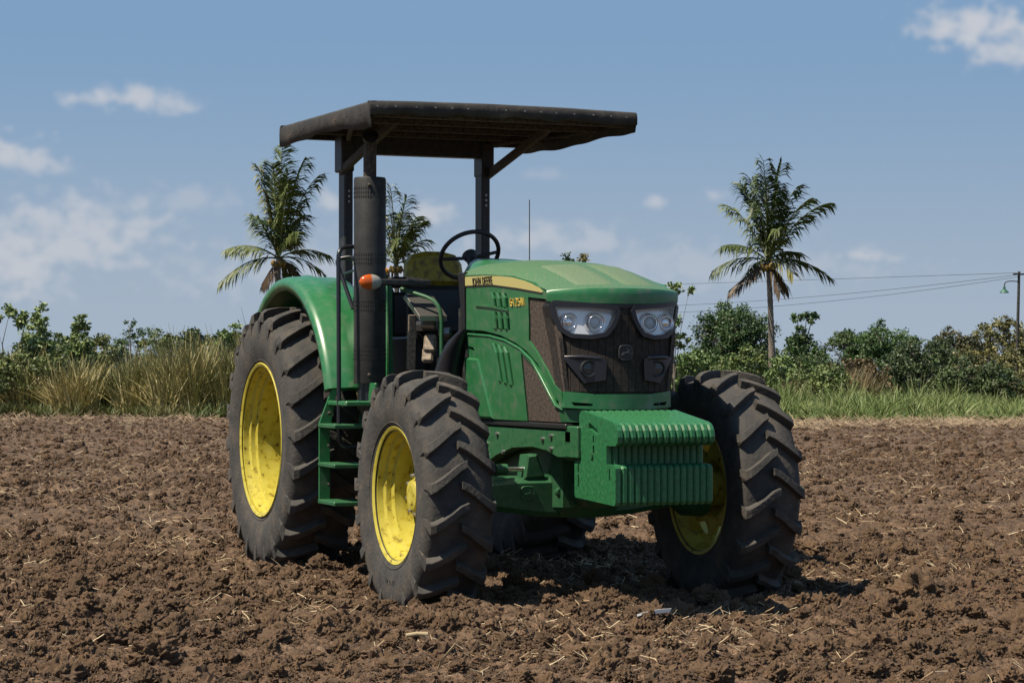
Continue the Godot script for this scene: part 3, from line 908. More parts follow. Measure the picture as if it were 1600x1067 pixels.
	for k in 15:
		var z0 := -0.281 + k * 0.0375
		var b := Mb.new()
		var flip := func(u: float, v: float, w: float) -> Vector3: return Vector3(u, v, z0 + w)
		if k == 14:
			# the outer slab has hand slots and bolt slots cut into its face
			var face: Array = [wp]
			for q: Array in [[3.575, 1.055, 3.69, 1.018, 3.69, 0.990, 3.575, 1.022], [3.625, 0.985, 3.642, 0.985, 3.642, 0.95, 3.625, 0.95], [3.625, 0.935, 3.645, 0.935, 3.645, 0.885, 3.625, 0.885], [3.43, 0.83, 3.446, 0.83, 3.446, 0.785, 3.43, 0.785], [3.43, 0.775, 3.446, 0.775, 3.446, 0.715, 3.43, 0.705], [3.83, 0.82, 3.845, 0.82, 3.845, 0.76, 3.83, 0.76]]:
				face = cut(face, pv(q))
			for p: PackedVector2Array in face: b.prism(p, flip, 0.0175, 0.036)
		else:
			b.prism(wp, flip, 0.0175, 0.036, 0.009)
		b.prism(wp, flip, 0.0175, 0.0005, 0.009)
		obj("front_weight", b, M.weight_green, t)
	var bar := Mb.new()
	bar.tube([Vector3(3.62, 0.88, -0.30), Vector3(3.62, 0.88, 0.287)], 0.016, 10)
	obj("weight_bolt", bar, M.cast_green, t)
	# ---- wheels
	make_wheel(t, Vector3(2.765, 0.645, 0.92), 1.0, true, 0.10)
	make_wheel(t, Vector3(2.765, 0.645, -0.92), -1.0, true, 0.16)
	make_wheel(t, Vector3(0, 0.869, 0.855), 1.0, false, 0.05)
	make_wheel(t, Vector3(0, 0.869, -0.855), -1.0, false, 0.2)
	var raxle := Mb.new()
	raxle.tube([Vector3(0, 0.869, -0.80), Vector3(0, 0.869, 0.80)], 0.13, 20)
	raxle.box(Vector3(0.0, 0.9, 0), Vector3(0.6, 0.56, 0.56), 0.06)
	obj("rear_axle", raxle, M.cast_green, t)
	# ---- fenders
	for s: float in [1.0, -1.0]:
		var f := Mb.new()
		var frings := []
		for i in 37:
			var a := deg_to_rad(lerpf(-38.0, 71.0, i / 36.0))
			var ring := []
			for q: Array in [[0.915, 0.985], [0.928, 1.035], [0.915, 1.062], [0.88, 1.075], [0.79, 1.082], [0.76, 1.092], [0.73, 1.082], [0.60, 1.078], [0.545, 1.072], [0.53, 1.05], [0.53, 0.80]]:
				ring.append(Vector3(sin(a) * q[1], 0.869 + cos(a) * q[1], s * q[0]))
			for q: Array in [[0.536, 0.80], [0.536, 1.04], [0.60, 1.068], [0.88, 1.065], [0.908, 1.05], [0.905, 0.985]]:
				ring.append(Vector3(sin(a) * q[1], 0.869 + cos(a) * q[1], s * q[0]))
			frings.append(ring)
		f.loft(frings, true, true, true, 181.0)
		var fo := obj("fender", f, M.green, t)
		var brace := Mb.new()
		brace.prism(pv([0.60, 1.20, 1.05, 1.22, 1.02, 1.90, 0.62, 1.88]), func(u: float, v: float, w: float) -> Vector3: return Vector3(u, v, s * w), 0.50, 0.528, 0.006)
		obj("inner_panel", brace, M.green, fo)
		# ROPS post
		var post := Mb.new()
		post.box(Vector3(0.035, 2.05, s * 0.49), Vector3(0.13, 1.7, 0.062), 0.008)
		post.box(Vector3(0.035, 2.79, s * 0.50), Vector3(0.16, 0.28, 0.09), 0.008)
		var po := obj("roll_bar_post", post, M.black, t)
		for k in 3:
			var hole := Mb.new()
			hole.tube([Vector3(0.102, 2.52 - k * 0.035, s * 0.49), Vector3(0.106, 2.52 - k * 0.035, s * 0.49)], 0.008, 8)
			obj("bolt", hole, M.steel, po)
		var br := Mb.new()
		var dirn := Vector3(1.16, 0.235, 0).normalized()
		br.box(Vector3(0.62, 2.775, s * 0.52), Vector3(1.20, 0.055, 0.035), 0.004, Basis(Vector3(0, 0, 1), atan2(0.235, 1.16)))
		obj("canopy_brace", br, M.rust, t)
	var beam := Mb.new()
	beam.box(Vector3(0.05, 2.835, 0), Vector3(0.10, 0.125, 0.96), 0.006)
	obj("roll_bar_beam", beam, M.black, t)
	# ---- canopy
	var can := Node3D.new()
	can.name = "canopy"
	t.add_child(can, true)
	var sheet := Mb.new()
	var cz := 0.862
	var crings := []
	for i in 21:
		var x := lerpf(-0.21, 1.69, i / 20.0)
		var y := lerpf(2.962, 2.925, i / 20.0)
		var ring := []
		for j in 25:
			var u := j / 12.0 - 1.0
			ring.append(Vector3(x, y + 0.012 * (1.0 - u * u) + 0.004 * sin(x * 9.0 + u * 5.0), cz * u))
		for j in range(24, -1, -1):
			var u := j / 12.0 - 1.0
			ring.append(Vector3(x, y - 0.008 + 0.012 * (1.0 - u * u) + 0.004 * sin(x * 9.0 + u * 5.0), cz * u))
		crings.append(ring)
	sheet.loft(crings, true, true, true, 181.0)
	obj("roof_sheet", sheet, M.tarp, can)
	for s: float in [1.0, -1.0]:
		var flap := Mb.new()
		var fr := []
		for i in 31:
			var k := i / 30.0
			var x := lerpf(-0.225, 1.70, k)
			var y := lerpf(2.962, 2.925, k)
			var drop := 0.125 + 0.010 * sin(k * 7.0 + s) + 0.005 * sin(k * 23.0) + (0.02 * smoothstep(0.6, 1.0, k) if s > 0 else 0.0)
			var ring := []
			for q: Array in [[-0.03, 0.006], [0.0, 0.004], [0.012, -0.012], [0.014, -0.4], [0.012 + 0.008 * sin(k * 17.0), -1.0], [0.006 + 0.008 * sin(k * 17.0), -1.0], [0.006, -0.4], [0.002, -0.02], [-0.03, 0.0]]:
				ring.append(Vector3(x, y + (q[1] if q[1] > -0.03 else q[1] * drop), s * (cz + q[0])))
			fr.append(ring)
		flap.loft(fr, true, true, true, 181.0)
		obj("side_flap", flap, M.tarp, can)
	for e: Array in [[1.69, 2.925, 1.0], [-0.215, 2.962, -1.0]]:
		var roll := Mb.new()
		var er := []
		for i in 41:
			var u := i / 20.0 - 1.0
			var drop := 0.075 + 0.006 * sin(u * 14.0) + 0.004 * sin(u * 31.0)
			var bulge := 0.004 * sin(u * 11.0)
			var ring := []
			for q: Array in [[-0.03, 0.008], [0.004, 0.006], [0.018, -0.006], [0.024, -0.03], [0.022, -drop], [0.012, -drop - 0.004], [0.008, -0.03], [-0.03, -0.002]]:
				ring.append(Vector3(e[0] + e[2] * (q[0] + bulge), e[1] + q[1] + 0.012 * (1.0 - u * u), cz * u * 1.012))
			er.append(ring)
		roll.loft(er, true, true, true, 181.0)
		obj("edge_trim", roll, M.tarp, can)
	for k in 15:
		var rv := Mb.new()
		var z := lerpf(-0.80, 0.82, k / 14.0) + 0.012 * sin(k * 5.0)
		rv.lathe([Vector2(0, 0.006), Vector2(0.003, 0.005), Vector2(0.004, 0.002)], 10, Vector3(1.714, 2.893 + 0.012 * (1.0 - z * z), z), Basis(Vector3(0, 1, 0), PI / 2.0))
		obj("rivet", rv, M.steel, can)
	for k in 10:
		var rv := Mb.new()
		rv.lathe([Vector2(0, 0.006), Vector2(0.003, 0.005), Vector2(0.004, 0.002)], 10, Vector3(0.0 + k * 0.17, 2.905 - k * 0.004, 0.876))
		obj("rivet", rv, M.rust, can)
	for z: float in [-0.80, -0.45, 0.45, 0.80]:
		var bar2 := Mb.new()
		bar2.box(Vector3(0.74, 2.925, z), Vector3(1.86, 0.03, 0.035), 0.004, Basis(Vector3(0, 0, 1), -0.0195))
		obj("roof_bar", bar2, M.rust, can)
	for x: float in [-0.15, 0.3, 0.75, 1.2, 1.62]:
		var bar3 := Mb.new()
		bar3.box(Vector3(x, 2.892 - x * 0.019, 0), Vector3(0.04, 0.035, 1.66), 0.004)
		obj("roof_bar", bar3, M.rust, can)
	for s: float in [1.0, -1.0]:
		var dg := Mb.new()
		dg.tube([Vector3(0.05, 2.86, s * 0.48), Vector3(1.15, 2.862, s * 0.80)], 0.016, 8)
		obj("roof_bar", dg, M.rust, can)
	# ---- exhaust
	var ex := Node3D.new()
	ex.name = "exhaust"
	t.add_child(ex, true)
	var mz := Basis(Vector3(1, 0, 0), -PI / 2.0)
	var mx := Vector3(1.12, 0, 0.68)
	var muf := Mb.new()
	muf.lathe([Vector2(1.245, 0.07), Vector2(1.245, 0.097), Vector2(1.255, 0.1), Vector2(2.51, 0.1), Vector2(2.522, 0.095), Vector2(2.522, 0.06)], 40, mx, mz)
	obj("muffler_shield", muf, M.muffler, ex)
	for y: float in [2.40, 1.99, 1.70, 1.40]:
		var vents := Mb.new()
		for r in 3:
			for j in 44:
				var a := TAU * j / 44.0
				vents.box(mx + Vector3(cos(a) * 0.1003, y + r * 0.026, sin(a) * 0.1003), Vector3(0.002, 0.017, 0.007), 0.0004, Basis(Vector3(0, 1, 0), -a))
		obj("painted_vent_band", vents, M.ink, ex)  # raised black boxes: the shade inside the vent slots is painted on
	for y: float in [2.47, 1.30]:
		var bl := Mb.new()
		bl.lathe([Vector2(0, 0.012), Vector2(0.008, 0.011), Vector2(0.012, 0.004)], 6, mx + Vector3(0.095, y, 0.035), Basis(Vector3(0, 1, 0), PI / 2.0 - 0.35))
		obj("bolt", bl, M.rust, ex)
	var pipe := Mb.new()
	pipe.tube([mx + Vector3(0, 2.50, 0), mx + Vector3(0, 2.70, 0), mx + Vector3(0.045, 2.765, 0.01)], 0.041, 18, -1.0, 0.05)
	obj("stack_pipe", pipe, M.rust, ex)
	var mouth := Mb.new()
	mouth.lathe([Vector2(-0.03, 0.044), Vector2(0.014, 0.050), Vector2(0.012, 0.042), Vector2(-0.02, 0.036)], 24, mx + Vector3(0.048, 2.772, 0.012), Basis(Vector3(0, 1, 0), PI / 2.0 - 0.3) * Basis(Vector3(1, 0, 0), -0.5), true)
	obj("stack_mouth", mouth, M.ink, ex)
	var boot := Mb.new()
	boot.tube([mx + Vector3(0, 1.27, 0), mx + Vector3(0.0, 1.02, 0), mx + Vector3(0.12, 0.93, -0.15), mx + Vector3(0.5, 0.95, -0.33)], 0.075, 16, -1.0, 0.14)
	obj("exhaust_elbow", boot, M.plastic, ex)
	# ---- operator station
	var plat := Mb.new()
	plat.box(Vector3(1.05, 1.14, 0), Vector3(1.1, 0.06, 1.0), 0.01)
	plat.box(Vector3(0.55, 1.36, 0), Vector3(0.5, 0.42, 0.62), 0.04)
	plat.box(Vector3(1.62, 1.42, 0), Vector3(0.22, 0.62, 0.5), 0.03)
	obj("platform", plat, M.black, t)
	var cowl := Mb.new()
	var cr := []
	for q: Array in [[1.33, 1.30, 0.15, 1.92], [1.37, 1.30, 0.17, 1.99], [1.48, 1.28, 0.195, 2.014], [1.68, 1.26, 0.25, 1.998], [1.86, 1.24, 0.31, 1.972], [2.03, 1.22, 0.37, 1.93]]:
		var ring := []
		for j in 17:
			var u := j / 8.0 - 1.0
			ring.append(Vector3(q[0] + 0.05 * (1.0 - u * u) * (1.0 if q[0] < 1.6 else 0.0), q[3] - (q[3] - 1.75) * pow(absf(u), 5.0), q[2] * sin(u * PI / 2.0)))
		ring.append(Vector3(q[0], q[1], q[2] * 0.9))
		ring.append(Vector3(q[0], q[1], -q[2] * 0.9))
		cr.append(ring)
	cowl.loft(cr, true, true, true, 181.0)
	obj("dash_cowl", cowl, M.green, t)
	for s: float in [1.0, -1.0]:
		var seal := Mb.new()
		seal.prism(pv([1.985, 1.90, 2.095, 1.90, 2.01, 1.56, 1.985, 1.45, 1.95, 1.45, 1.96, 1.6]), side_map(s), -0.03, 0.014, 0.004)
		obj("cowl_seal", seal, M.plastic, t)
	for s: float in [1.0, -1.0]:
		var tank := Mb.new()
		var tr := []
		for q: Array in [[1.99, 1.54, 0.045, 0.40], [1.95, 1.50, 0.075, 0.41], [1.88, 1.42, 0.095, 0.415], [1.82, 1.32, 0.105, 0.42], [1.79, 1.20, 0.11, 0.42], [1.78, 1.05, 0.11, 0.41]]:
			var ring := []
			for j in 14:
				var a := TAU * j / 14.0
				ring.append(Vector3(q[0] + cos(a) * q[2] * 1.1, q[1] + cos(a) * 0.03, s * (q[3] + sin(a) * q[2] * 0.8)))
			tr.append(ring)
		tank.loft(tr, true, true, true, 181.0)
		obj("intake_duct", tank, M.plastic, t)
	var sw := Node3D.new()
	sw.name = "steering_wheel"
	t.add_child(sw, true)
	sw.position = Vector3(1.10, 2.055, 0.01)
	sw.rotation = Vector3(0, 0, deg_to_rad(48.0))
	var ringm := Mb.new()
	var circ := []
	for j in 49:
		var a := TAU * j / 48.0
		circ.append(Vector3(cos(a) * 0.19, 0, sin(a) * 0.19))
	ringm.tube(circ, 0.014, 10)
	obj("wheel_rim", ringm, M.vinyl, sw)
	var spk := Mb.new()
	for a: float in [0.2, PI - 0.2, -PI / 2.0 - 1.4]:
		spk.tube([Vector3(0, -0.03, 0), Vector3(cos(a + PI / 2.0) * 0.185, 0, sin(a + PI / 2.0) * 0.185)], 0.011, 8)
	spk.lathe([Vector2(-0.06, 0.03), Vector2(0.0, 0.05), Vector2(0.015, 0.03)], 18, Vector3.ZERO, Basis(Vector3(1, 0, 0), -PI / 2.0))
	obj("spokes", spk, M.vinyl, sw)
	var colm := Mb.new()
	colm.tube([Vector3(0, -0.05, 0), Vector3(0.0, -0.5, 0)], 0.035, 12)
	obj("column", colm, M.vinyl, sw)
	var seat := Node3D.new()
	seat.name = "seat"
	t.add_child(seat, true)
	var bk := Mb.new()
	bk.prism(pv([-0.205, 1.885, -0.19, 2.03, -0.15, 2.09, -0.06, 2.112, 0.06, 2.112, 0.15, 2.09, 0.19, 2.03, 0.205, 1.885]), func(u: float, v: float, w: float) -> Vector3: return Vector3(0.42 + w - (v - 1.9) * 0.15, v, u), -0.05, 0.05, 0.03)
	obj("backrest", bk, M.seat_yellow, seat)
	var bk2 := Mb.new()
	bk2.prism(pv([-0.22, 1.52, -0.225, 1.886, 0.225, 1.886, 0.22, 1.52]), func(u: float, v: float, w: float) -> Vector3: return Vector3(0.42 + w - (v - 1.9) * 0.15, v, u), -0.05, 0.06, 0.03)
	obj("lower_backrest", bk2, M.vinyl, seat)
	var cu := Mb.new()
	cu.box(Vector3(0.70, 1.60, 0), Vector3(0.52, 0.14, 0.48), 0.05)
	cu.box(Vector3(0.68, 1.42, 0), Vector3(0.36, 0.26, 0.36), 0.03)
	cu.box(Vector3(0.66, 1.80, 0.27), Vector3(0.34, 0.06, 0.07), 0.025)
	cu.box(Vector3(0.66, 1.80, -0.27), Vector3(0.34, 0.06, 0.07), 0.025)
	obj("cushion", cu, M.vinyl, seat)
	# side console, lever, clutter beside the seat
	var cons := Mb.new()
	cons.box(Vector3(0.72, 1.68, 0.43), Vector3(0.52, 0.28, 0.12), 0.02)
	cons.box(Vector3(0.98, 1.88, 0.44), Vector3(0.16, 0.07, 0.16), 0.03)
	obj("side_console", cons, M.vinyl, t)
	var lever := Node3D.new()
	lever.name = "lever"
	t.add_child(lever, true)
	var lv := Mb.new()
	lv.tube([Vector3(0.86, 1.80, 0.43), Vector3(0.88, 1.94, 0.50)], 0.009, 8)
	obj("shaft", lv, M.rust, lever)
	var kb := Mb.new()
	kb.lathe([Vector2(-0.024, 0.004), Vector2(-0.018, 0.016), Vector2(0, 0.024), Vector2(0.018, 0.016), Vector2(0.024, 0.004)], 16, Vector3(0.885, 1.955, 0.50))
	obj("knob", kb, M.orange, lever)
	var strip := Mb.new()
	strip.box(Vector3(1.30, 1.50, 0.47), Vector3(0.03, 0.34, 0.05), 0.004, Basis(Vector3(0, 0, 1), -0.05))
	obj("bracket_strip", strip, M.tan_metal, t)
	for q: Array in [[1.32, 1.62, 0.36, 0.10, 0.07, 0.09], [1.34, 1.49, 0.36, 0.08, 0.05, 0.12], [1.35, 1.42, 0.38, 0.07, 0.04, 0.10], [1.38, 1.35, 0.30, 0.06, 0.05, 0.12], [1.36, 1.55, 0.27, 0.08, 0.09, 0.06]]:
		var vb := Mb.new()
		vb.box(Vector3(q[0], q[1], q[2]), Vector3(q[3], q[4], q[5]), 0.012, Basis(Vector3(0.3, 0.8, 0.5).normalized(), q[0] * 3.0))
		obj("valve_block", vb, M.tan_metal if q[1] < 1.5 else M.steel, t)
	var guard := Mb.new()
	guard.prism(pv([1.10, 1.78, 1.42, 1.63, 1.42, 1.66, 1.16, 1.80]), func(u: float, v: float, w: float) -> Vector3: return Vector3(u, v, w), 0.28, 0.46, 0.003)
	obj("pedal_guard", guard, M.steel, t)
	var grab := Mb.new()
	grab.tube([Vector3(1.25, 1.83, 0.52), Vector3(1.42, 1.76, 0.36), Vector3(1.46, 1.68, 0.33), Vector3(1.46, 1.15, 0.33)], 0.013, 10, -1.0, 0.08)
	obj("grab_rail", grab, M.cast_green, t)  # darker green than the panels: shadow on the rail put into its colour
	# ---- steps
	var steps := Node3D.new()
	steps.name = "steps"
	t.add_child(steps, true)
	var rear := Mb.new()
	rear.prism(pv([0.845, 1.235, 0.875, 1.235, 0.965, 1.0, 0.965, 0.50, 0.895, 0.50, 0.895, 0.95]), func(u: float, v: float, w: float) -> Vector3: return Vector3(0.98 + w, v, u), -0.008, 0.008, 0.002)
	obj("side_plate", rear, M.green, steps)
	var bp := Mb.new()
	bp.box(Vector3(1.14, 1.05, 0.70), Vector3(0.30, 0.16, 0.012), 0.003)
	bp.box(Vector3(1.06, 0.62, 0.72), Vector3(0.06, 0.26, 0.012), 0.003)
	obj("back_plate", bp, M.green, steps)
	var fp := Mb.new()
	fp.prism(pv([0.66, 0.98, 0.70, 1.10, 0.715, 1.10, 0.735, 0.98, 0.735, 0.47, 0.70, 0.47]), func(u: float, v: float, w: float) -> Vector3: return Vector3(1.30 + w, v, u), -0.01, 0.01, 0.003)
	obj("side_plate", fp, M.green, steps)
	for y: float in [0.985, 0.745, 0.515]:
		var tread := Mb.new()
		tread.box(Vector3(1.14, y, 0.85), Vector3(0.34, 0.028, 0.24), 0.006)
		obj("tread", tread, M.cast_green, steps)
	var top := Mb.new()
	top.box(Vector3(1.16, 1.125, 0.79), Vector3(0.40, 0.03, 0.24), 0.006)
	obj("tread", top, M.green, steps)
	var gus := Mb.new()
	gus.box(Vector3(1.14, 1.19, 0.70), Vector3(0.34, 0.12, 0.02), 0.004)
	obj("back_plate", gus, M.green, steps)
	for q: Array in [[1.0, 1.06, 0.90], [1.0, 0.86, 0.90], [1.0, 0.62, 0.90], [1.15, 0.9, 0.712], [1.1, 1.05, 0.712]]:
		var bl := Mb.new()
		bl.lathe([Vector2(0, 0.014), Vector2(0.008, 0.013), Vector2(0.012, 0.005)], 6, Vector3(q[0] - 0.01, q[1], q[2]), Basis(Vector3(0, 1, 0), PI / 2.0 if q[2] > 0.8 else 0.0))
		obj("bolt", bl, M.rust, steps)
	# ---- hand rails
	var hr := Mb.new()
	hr.tube([Vector3(1.20, 0.86, 0.78), Vector3(1.19, 0.86, 0.90), Vector3(1.17, 2.08, 0.90), Vector3(1.05, 2.10, 0.74), Vector3(0.95, 2.0, 0.60)], 0.014, 12, -1.0, 0.07)
	obj("hand_rail", hr, M.plastic, t)
	var hr2 := Mb.new()
	hr2.tube([Vector3(0.72, 1.72, 0.66), Vector3(0.55, 2.04, 0.72), Vector3(0.60, 2.06, 0.62), Vector3(0.76, 1.70, 0.50)], 0.014, 12, -1.0, 0.04)
	obj("hand_rail", hr2, M.plastic, t)
	var rod2 := Mb.new()
	rod2.tube([Vector3(0.30, 1.955, 0.60), Vector3(0.92, 2.0, 0.58)], 0.008, 8)
	obj("hand_rail", rod2, M.plastic, t)
	# ---- turn signal on its arm
	var ts := Node3D.new()
	ts.name = "turn_signal"
	t.add_child(ts, true)
	var arm := Mb.new()
	arm.box(Vector3(1.30, 1.868, 0.52), Vector3(0.05, 0.04, 0.34), 0.008)
	arm.tube([Vector3(1.30, 1.87, 0.40), Vector3(1.30, 1.88, 0.50)], 0.026, 10)
	obj("arm", arm, M.black, ts)
	for half: Array in [[-1.0, M.clear_lens, "clear_lens"], [1.0, M.amber, "amber_lens"]]:
		var ln := Mb.new()
		var lr := []
		for i in 7:
			var k := i / 6.0
			var rr := sqrt(maxf(0.0, 1.0 - k * k))
			var ring := []
			for j in 22:
				var a := TAU * j / 22.0
				ring.append(Vector3(1.33 + cos(a) * 0.034 * maxf(rr, 0.05), 1.866 + sin(a) * 0.048 * maxf(rr, 0.05), 0.745 + half[0] * k * 0.074))
			lr.append(ring)
		ln.loft(lr, true, true, true, 181.0)
		obj(half[2], ln, half[1], ts)
	# small rear-view bracket beside the nose
	var hinge := Mb.new()
	hinge.tube([Vector3(3.24, 1.28, -0.335), Vector3(3.24, 1.28, -0.375), Vector3(3.24, 1.22, -0.375), Vector3(3.24, 1.22, -0.335)], 0.005, 6)
	obj("latch", hinge, M.black, t)

# ---------------------------------------------------------------- ground
var n_big := FastNoiseLite.new()
var n_mid := FastNoiseLite.new()
var n_small := FastNoiseLite.new()
var n_cell := FastNoiseLite.new()
const EDGE_A := Vector2(-51.9, -5.6)
const EDGE_T := Vector2(0.616, -0.788)
const EDGE_N := Vector2(-0.788, -0.616)

func beyond(x: float, z: float) -> float:
	return (Vector2(x, z) - EDGE_A).dot(EDGE_N)

func ground_y(x: float, z: float) -> float:
	var far := clampf((-x - 2.0) / 30.0, 0.0, 1.0)
	var y := n_big.get_noise_2d(x, z) * 0.055 + n_mid.get_noise_2d(x, z) * 0.05 * (1.0 - 0.5 * far)
	var d := beyond(x, z)
	if d > -2.0: y *= clampf(1.0 - (d + 2.0) / 6.0, 0.25, 1.0)
	y += (0.04 + 0.025 * (1.0 - smoothstep(-1.0, 2.5, x))) * smoothstep(-32.0, -8.0, x)
	# soil pushed up beside the front wheels
	y += 0.035 * exp(-((x - 3.55) * (x - 3.55) / 0.12 + (z - 1.0) * (z - 1.0) / 0.25))
	y += 0.03 * exp(-((x - 3.5) * (x - 3.5) / 0.15 + (z - 0.2) * (z - 0.2) / 0.3))
	return y

# rounded lumps of turned soil, sharp hollows between them
func lump(x: float, z: float) -> float:
	var wx := x + n_small.get_noise_2d(x * 0.4, z * 0.4) * 0.06
	var wz := z + n_small.get_noise_2d(x * 0.4 + 50.0, z * 0.4) * 0.06
	var a := n_cell.get_noise_2d(wx, wz)
	var b := n_cell.get_noise_2d(wx * 2.7 + 20.0, wz * 2.7)
	var patch := clampf(0.55 + n_mid.get_noise_2d(x * 0.35, z * 0.35) * 1.3, 0.15, 1.2)
	return (-a * 0.036 - 0.016) * patch + (-b * 0.016 - 0.008)

func axis_lines(spans: Array) -> PackedFloat32Array:
	# spans: [from, to, step], ascending
	var out := PackedFloat32Array()
	for s: Array in spans:
		var n := int(ceil((s[1] - s[0]) / s[2]))
		for i in n: out.append(lerpf(s[0], s[1], i / float(n)))
	out.append(spans[-1][1])
	return out

func make_ground() -> void:
	n_big.seed = 41
	n_big.frequency = 0.55
	n_big.fractal_octaves = 3
	n_mid.seed = 42
	n_mid.frequency = 2.6
	n_mid.fractal_octaves = 4
	n_mid.fractal_gain = 0.55
	n_small.seed = 43
	n_small.frequency = 14.0
	n_small.fractal_octaves = 3
	n_cell.seed = 44
	n_cell.noise_type = FastNoiseLite.TYPE_CELLULAR
	n_cell.cellular_distance_function = FastNoiseLite.DISTANCE_EUCLIDEAN
	n_cell.cellular_return_type = FastNoiseLite.RETURN_DISTANCE
	n_cell.frequency = 8.5
	n_cell.fractal_type = FastNoiseLite.FRACTAL_NONE
	var xs := axis_lines([[-1400.0, -300.0, 60.0], [-300.0, -90.0, 8.0], [-90.0, -16.0, 0.32], [-16.0, -3.0, 0.075], [-3.0, 6.9, 0.02], [6.9, 20.0, 0.3], [20.0, 400.0, 20.0]])
	var zs := axis_lines([[-1400.0, -200.0, 60.0], [-200.0, -60.0, 5.0], [-60.0, -16.0, 0.4], [-16.0, -5.0, 0.09], [-5.0, 4.6, 0.02], [4.6, 9.0, 0.1], [9.0, 40.0, 1.0], [40.0, 500.0, 20.0]])
	var nx := xs.size()
	var nz := zs.size()
	var v := PackedVector3Array()
	var c := PackedColorArray()
	v.resize(nx * nz)
	c.resize(nx * nz)
	var k := 0
	for i in nx:
		var x := xs[i]
		for j in nz:
			var z := zs[j]
			var y := 0.0
			var d_edge := beyond(x, z)
			if x > -95.0 and x < 20.0 and z > -62.0 and z < 15.0:
				y = ground_y(x, z)
				if x > -3.1 and z > -5.1 and z < 5.0: y += n_small.get_noise_2d(x, z) * 0.02 + lump(x, z)
				elif x > -17.0: y += n_small.get_noise_2d(x * 0.5, z * 0.5) * 0.03 + lump(x, z) * 0.8
				elif d_edge < 0.0: y += lump(x * 0.4, z * 0.4) * 1.6
			v[k] = Vector3(x, y, z)
			var d := beyond(x, z) + n_big.get_noise_2d(x * 0.6, z * 0.6) * 3.0
			var tone := 1.0 + 0.34 * n_big.get_noise_2d(x * 0.35 + 9.0, z * 0.35) + 0.12 * n_mid.get_noise_2d(x * 0.3, z * 0.3)
			var tint := Color(tone, tone * 0.995, tone * 0.985)
			if d > -5.0:
				var t := clampf((d + 5.0) / 5.0, 0.0, 1.0)
				tint = tint.lerp(Color(1.75, 1.7, 1.6), t * clampf(0.5 + n_mid.get_noise_2d(x, z), 0.0, 1.0))
				if d > 1.0: tint = tint.lerp(Color(0.55, 1.0, 0.5), clampf((d - 1.5) / 3.0, 0.0, 1.0) * 0.8)
			c[k] = tint
			k += 1
	var idx := PackedInt32Array()
	idx.resize((nx - 1) * (nz - 1) * 6)
	k = 0
	for i in nx - 1:
		for j in nz - 1:
			var a := i * nz + j
			idx[k] = a
			idx[k + 1] = a + nz
			idx[k + 2] = a + 1
			idx[k + 3] = a + 1
			idx[k + 4] = a + nz
			idx[k + 5] = a + nz + 1
			k += 6
	var nrm := PackedVector3Array()
	nrm.resize(nx * nz)
	for i in nx:
		for j in nz:
			var a := v[mini(i + 1, nx - 1) * nz + j] - v[maxi(i - 1, 0) * nz + j]
			var b := v[i * nz + mini(j + 1, nz - 1)] - v[i * nz + maxi(j - 1, 0)]
			nrm[i * nz + j] = b.cross(a).normalized()
	var arr := []
	arr.resize(Mesh.ARRAY_MAX)
	arr[Mesh.ARRAY_VERTEX] = v
	arr[Mesh.ARRAY_NORMAL] = nrm
	arr[Mesh.ARRAY_COLOR] = c
	arr[Mesh.ARRAY_INDEX] = idx
	var m := ArrayMesh.new()
	m.add_surface_from_arrays(Mesh.PRIMITIVE_TRIANGLES, arr)
	var o := MeshInstance3D.new()
	o.name = "ground"
	o.mesh = m
	o.material_override = M.ground
	o.set_meta("kind", "structure")
	o.set_meta("label", "ploughed brown field reaching to the scrub")
	add_child(o)

func clod_mesh(sd: int, rough: float, N := 7) -> ArrayMesh:
	# lumpy block of soil from a subdivided cube pushed about by noise
	var n := FastNoiseLite.new()
	n.seed = sd
	n.frequency = 1.1
	n.fractal_octaves = 4
	n.fractal_gain = 0.6
	var mb := Mb.new()
	var faces := [[Vector3(1, 0, 0), Vector3(0, 1, 0)], [Vector3(0, 1, 0), Vector3(0, 0, 1)], [Vector3(0, 0, 1), Vector3(1, 0, 0)]]
	var t := PackedVector3Array()
	for f: Array in faces:
		for s: float in [-1.0, 1.0]:
			var w: Vector3 = f[0].cross(f[1]) * s
			for i in N:
				for j in N:
					var q := []
					for e: Array in [[0, 0], [1, 0], [1, 1], [0, 1]]:
						var p: Vector3 = w + f[0] * ((i + e[0]) * 2.0 / N - 1.0) + f[1] * ((j + e[1]) * 2.0 / N - 1.0)
						var d := p.normalized()
						p = d.lerp(p * 0.75, 0.55)
						p *= 1.0 + n.get_noise_3dv(d * 1.6) * rough + n.get_noise_3dv(d * 5.0 + Vector3(9, 3, 1)) * rough * 0.35 + (n.get_noise_3dv(d * 12.0) * 0.05 if N > 10 else 0.0)
						q.append(p * Vector3(1.0, 0.72, 0.9))
					if s > 0: t.append_array([q[0], q[2], q[1], q[0], q[3], q[2]])
					else: t.append_array([q[0], q[1], q[2], q[0], q[2], q[3]])
	var gs := PackedInt32Array()
	gs.resize(t.size() / 3)
	gs.fill(1 if N > 10 else -1)
	mb.put(t, gs, true)
	return mb.mesh()

func scatter(called: String, mesh: Mesh, m: Material, places: Array, colors: Array = []) -> MultiMeshInstance3D:
	var mm := MultiMesh.new()
	mm.transform_format = MultiMesh.TRANSFORM_3D
	mm.use_colors = colors.size() > 0
	mm.mesh = mesh
	mm.instance_count = places.size()
	for i in places.size():
		mm.set_instance_transform(i, places[i])
		if colors.size() > 0: mm.set_instance_color(i, colors[i])
	var o := MultiMeshInstance3D.new()
	o.name = numbered(called, self)
	o.multimesh = mm
	o.material_override = m
	o.set_meta("kind", "stuff")
	add_child(o, true)
	return o

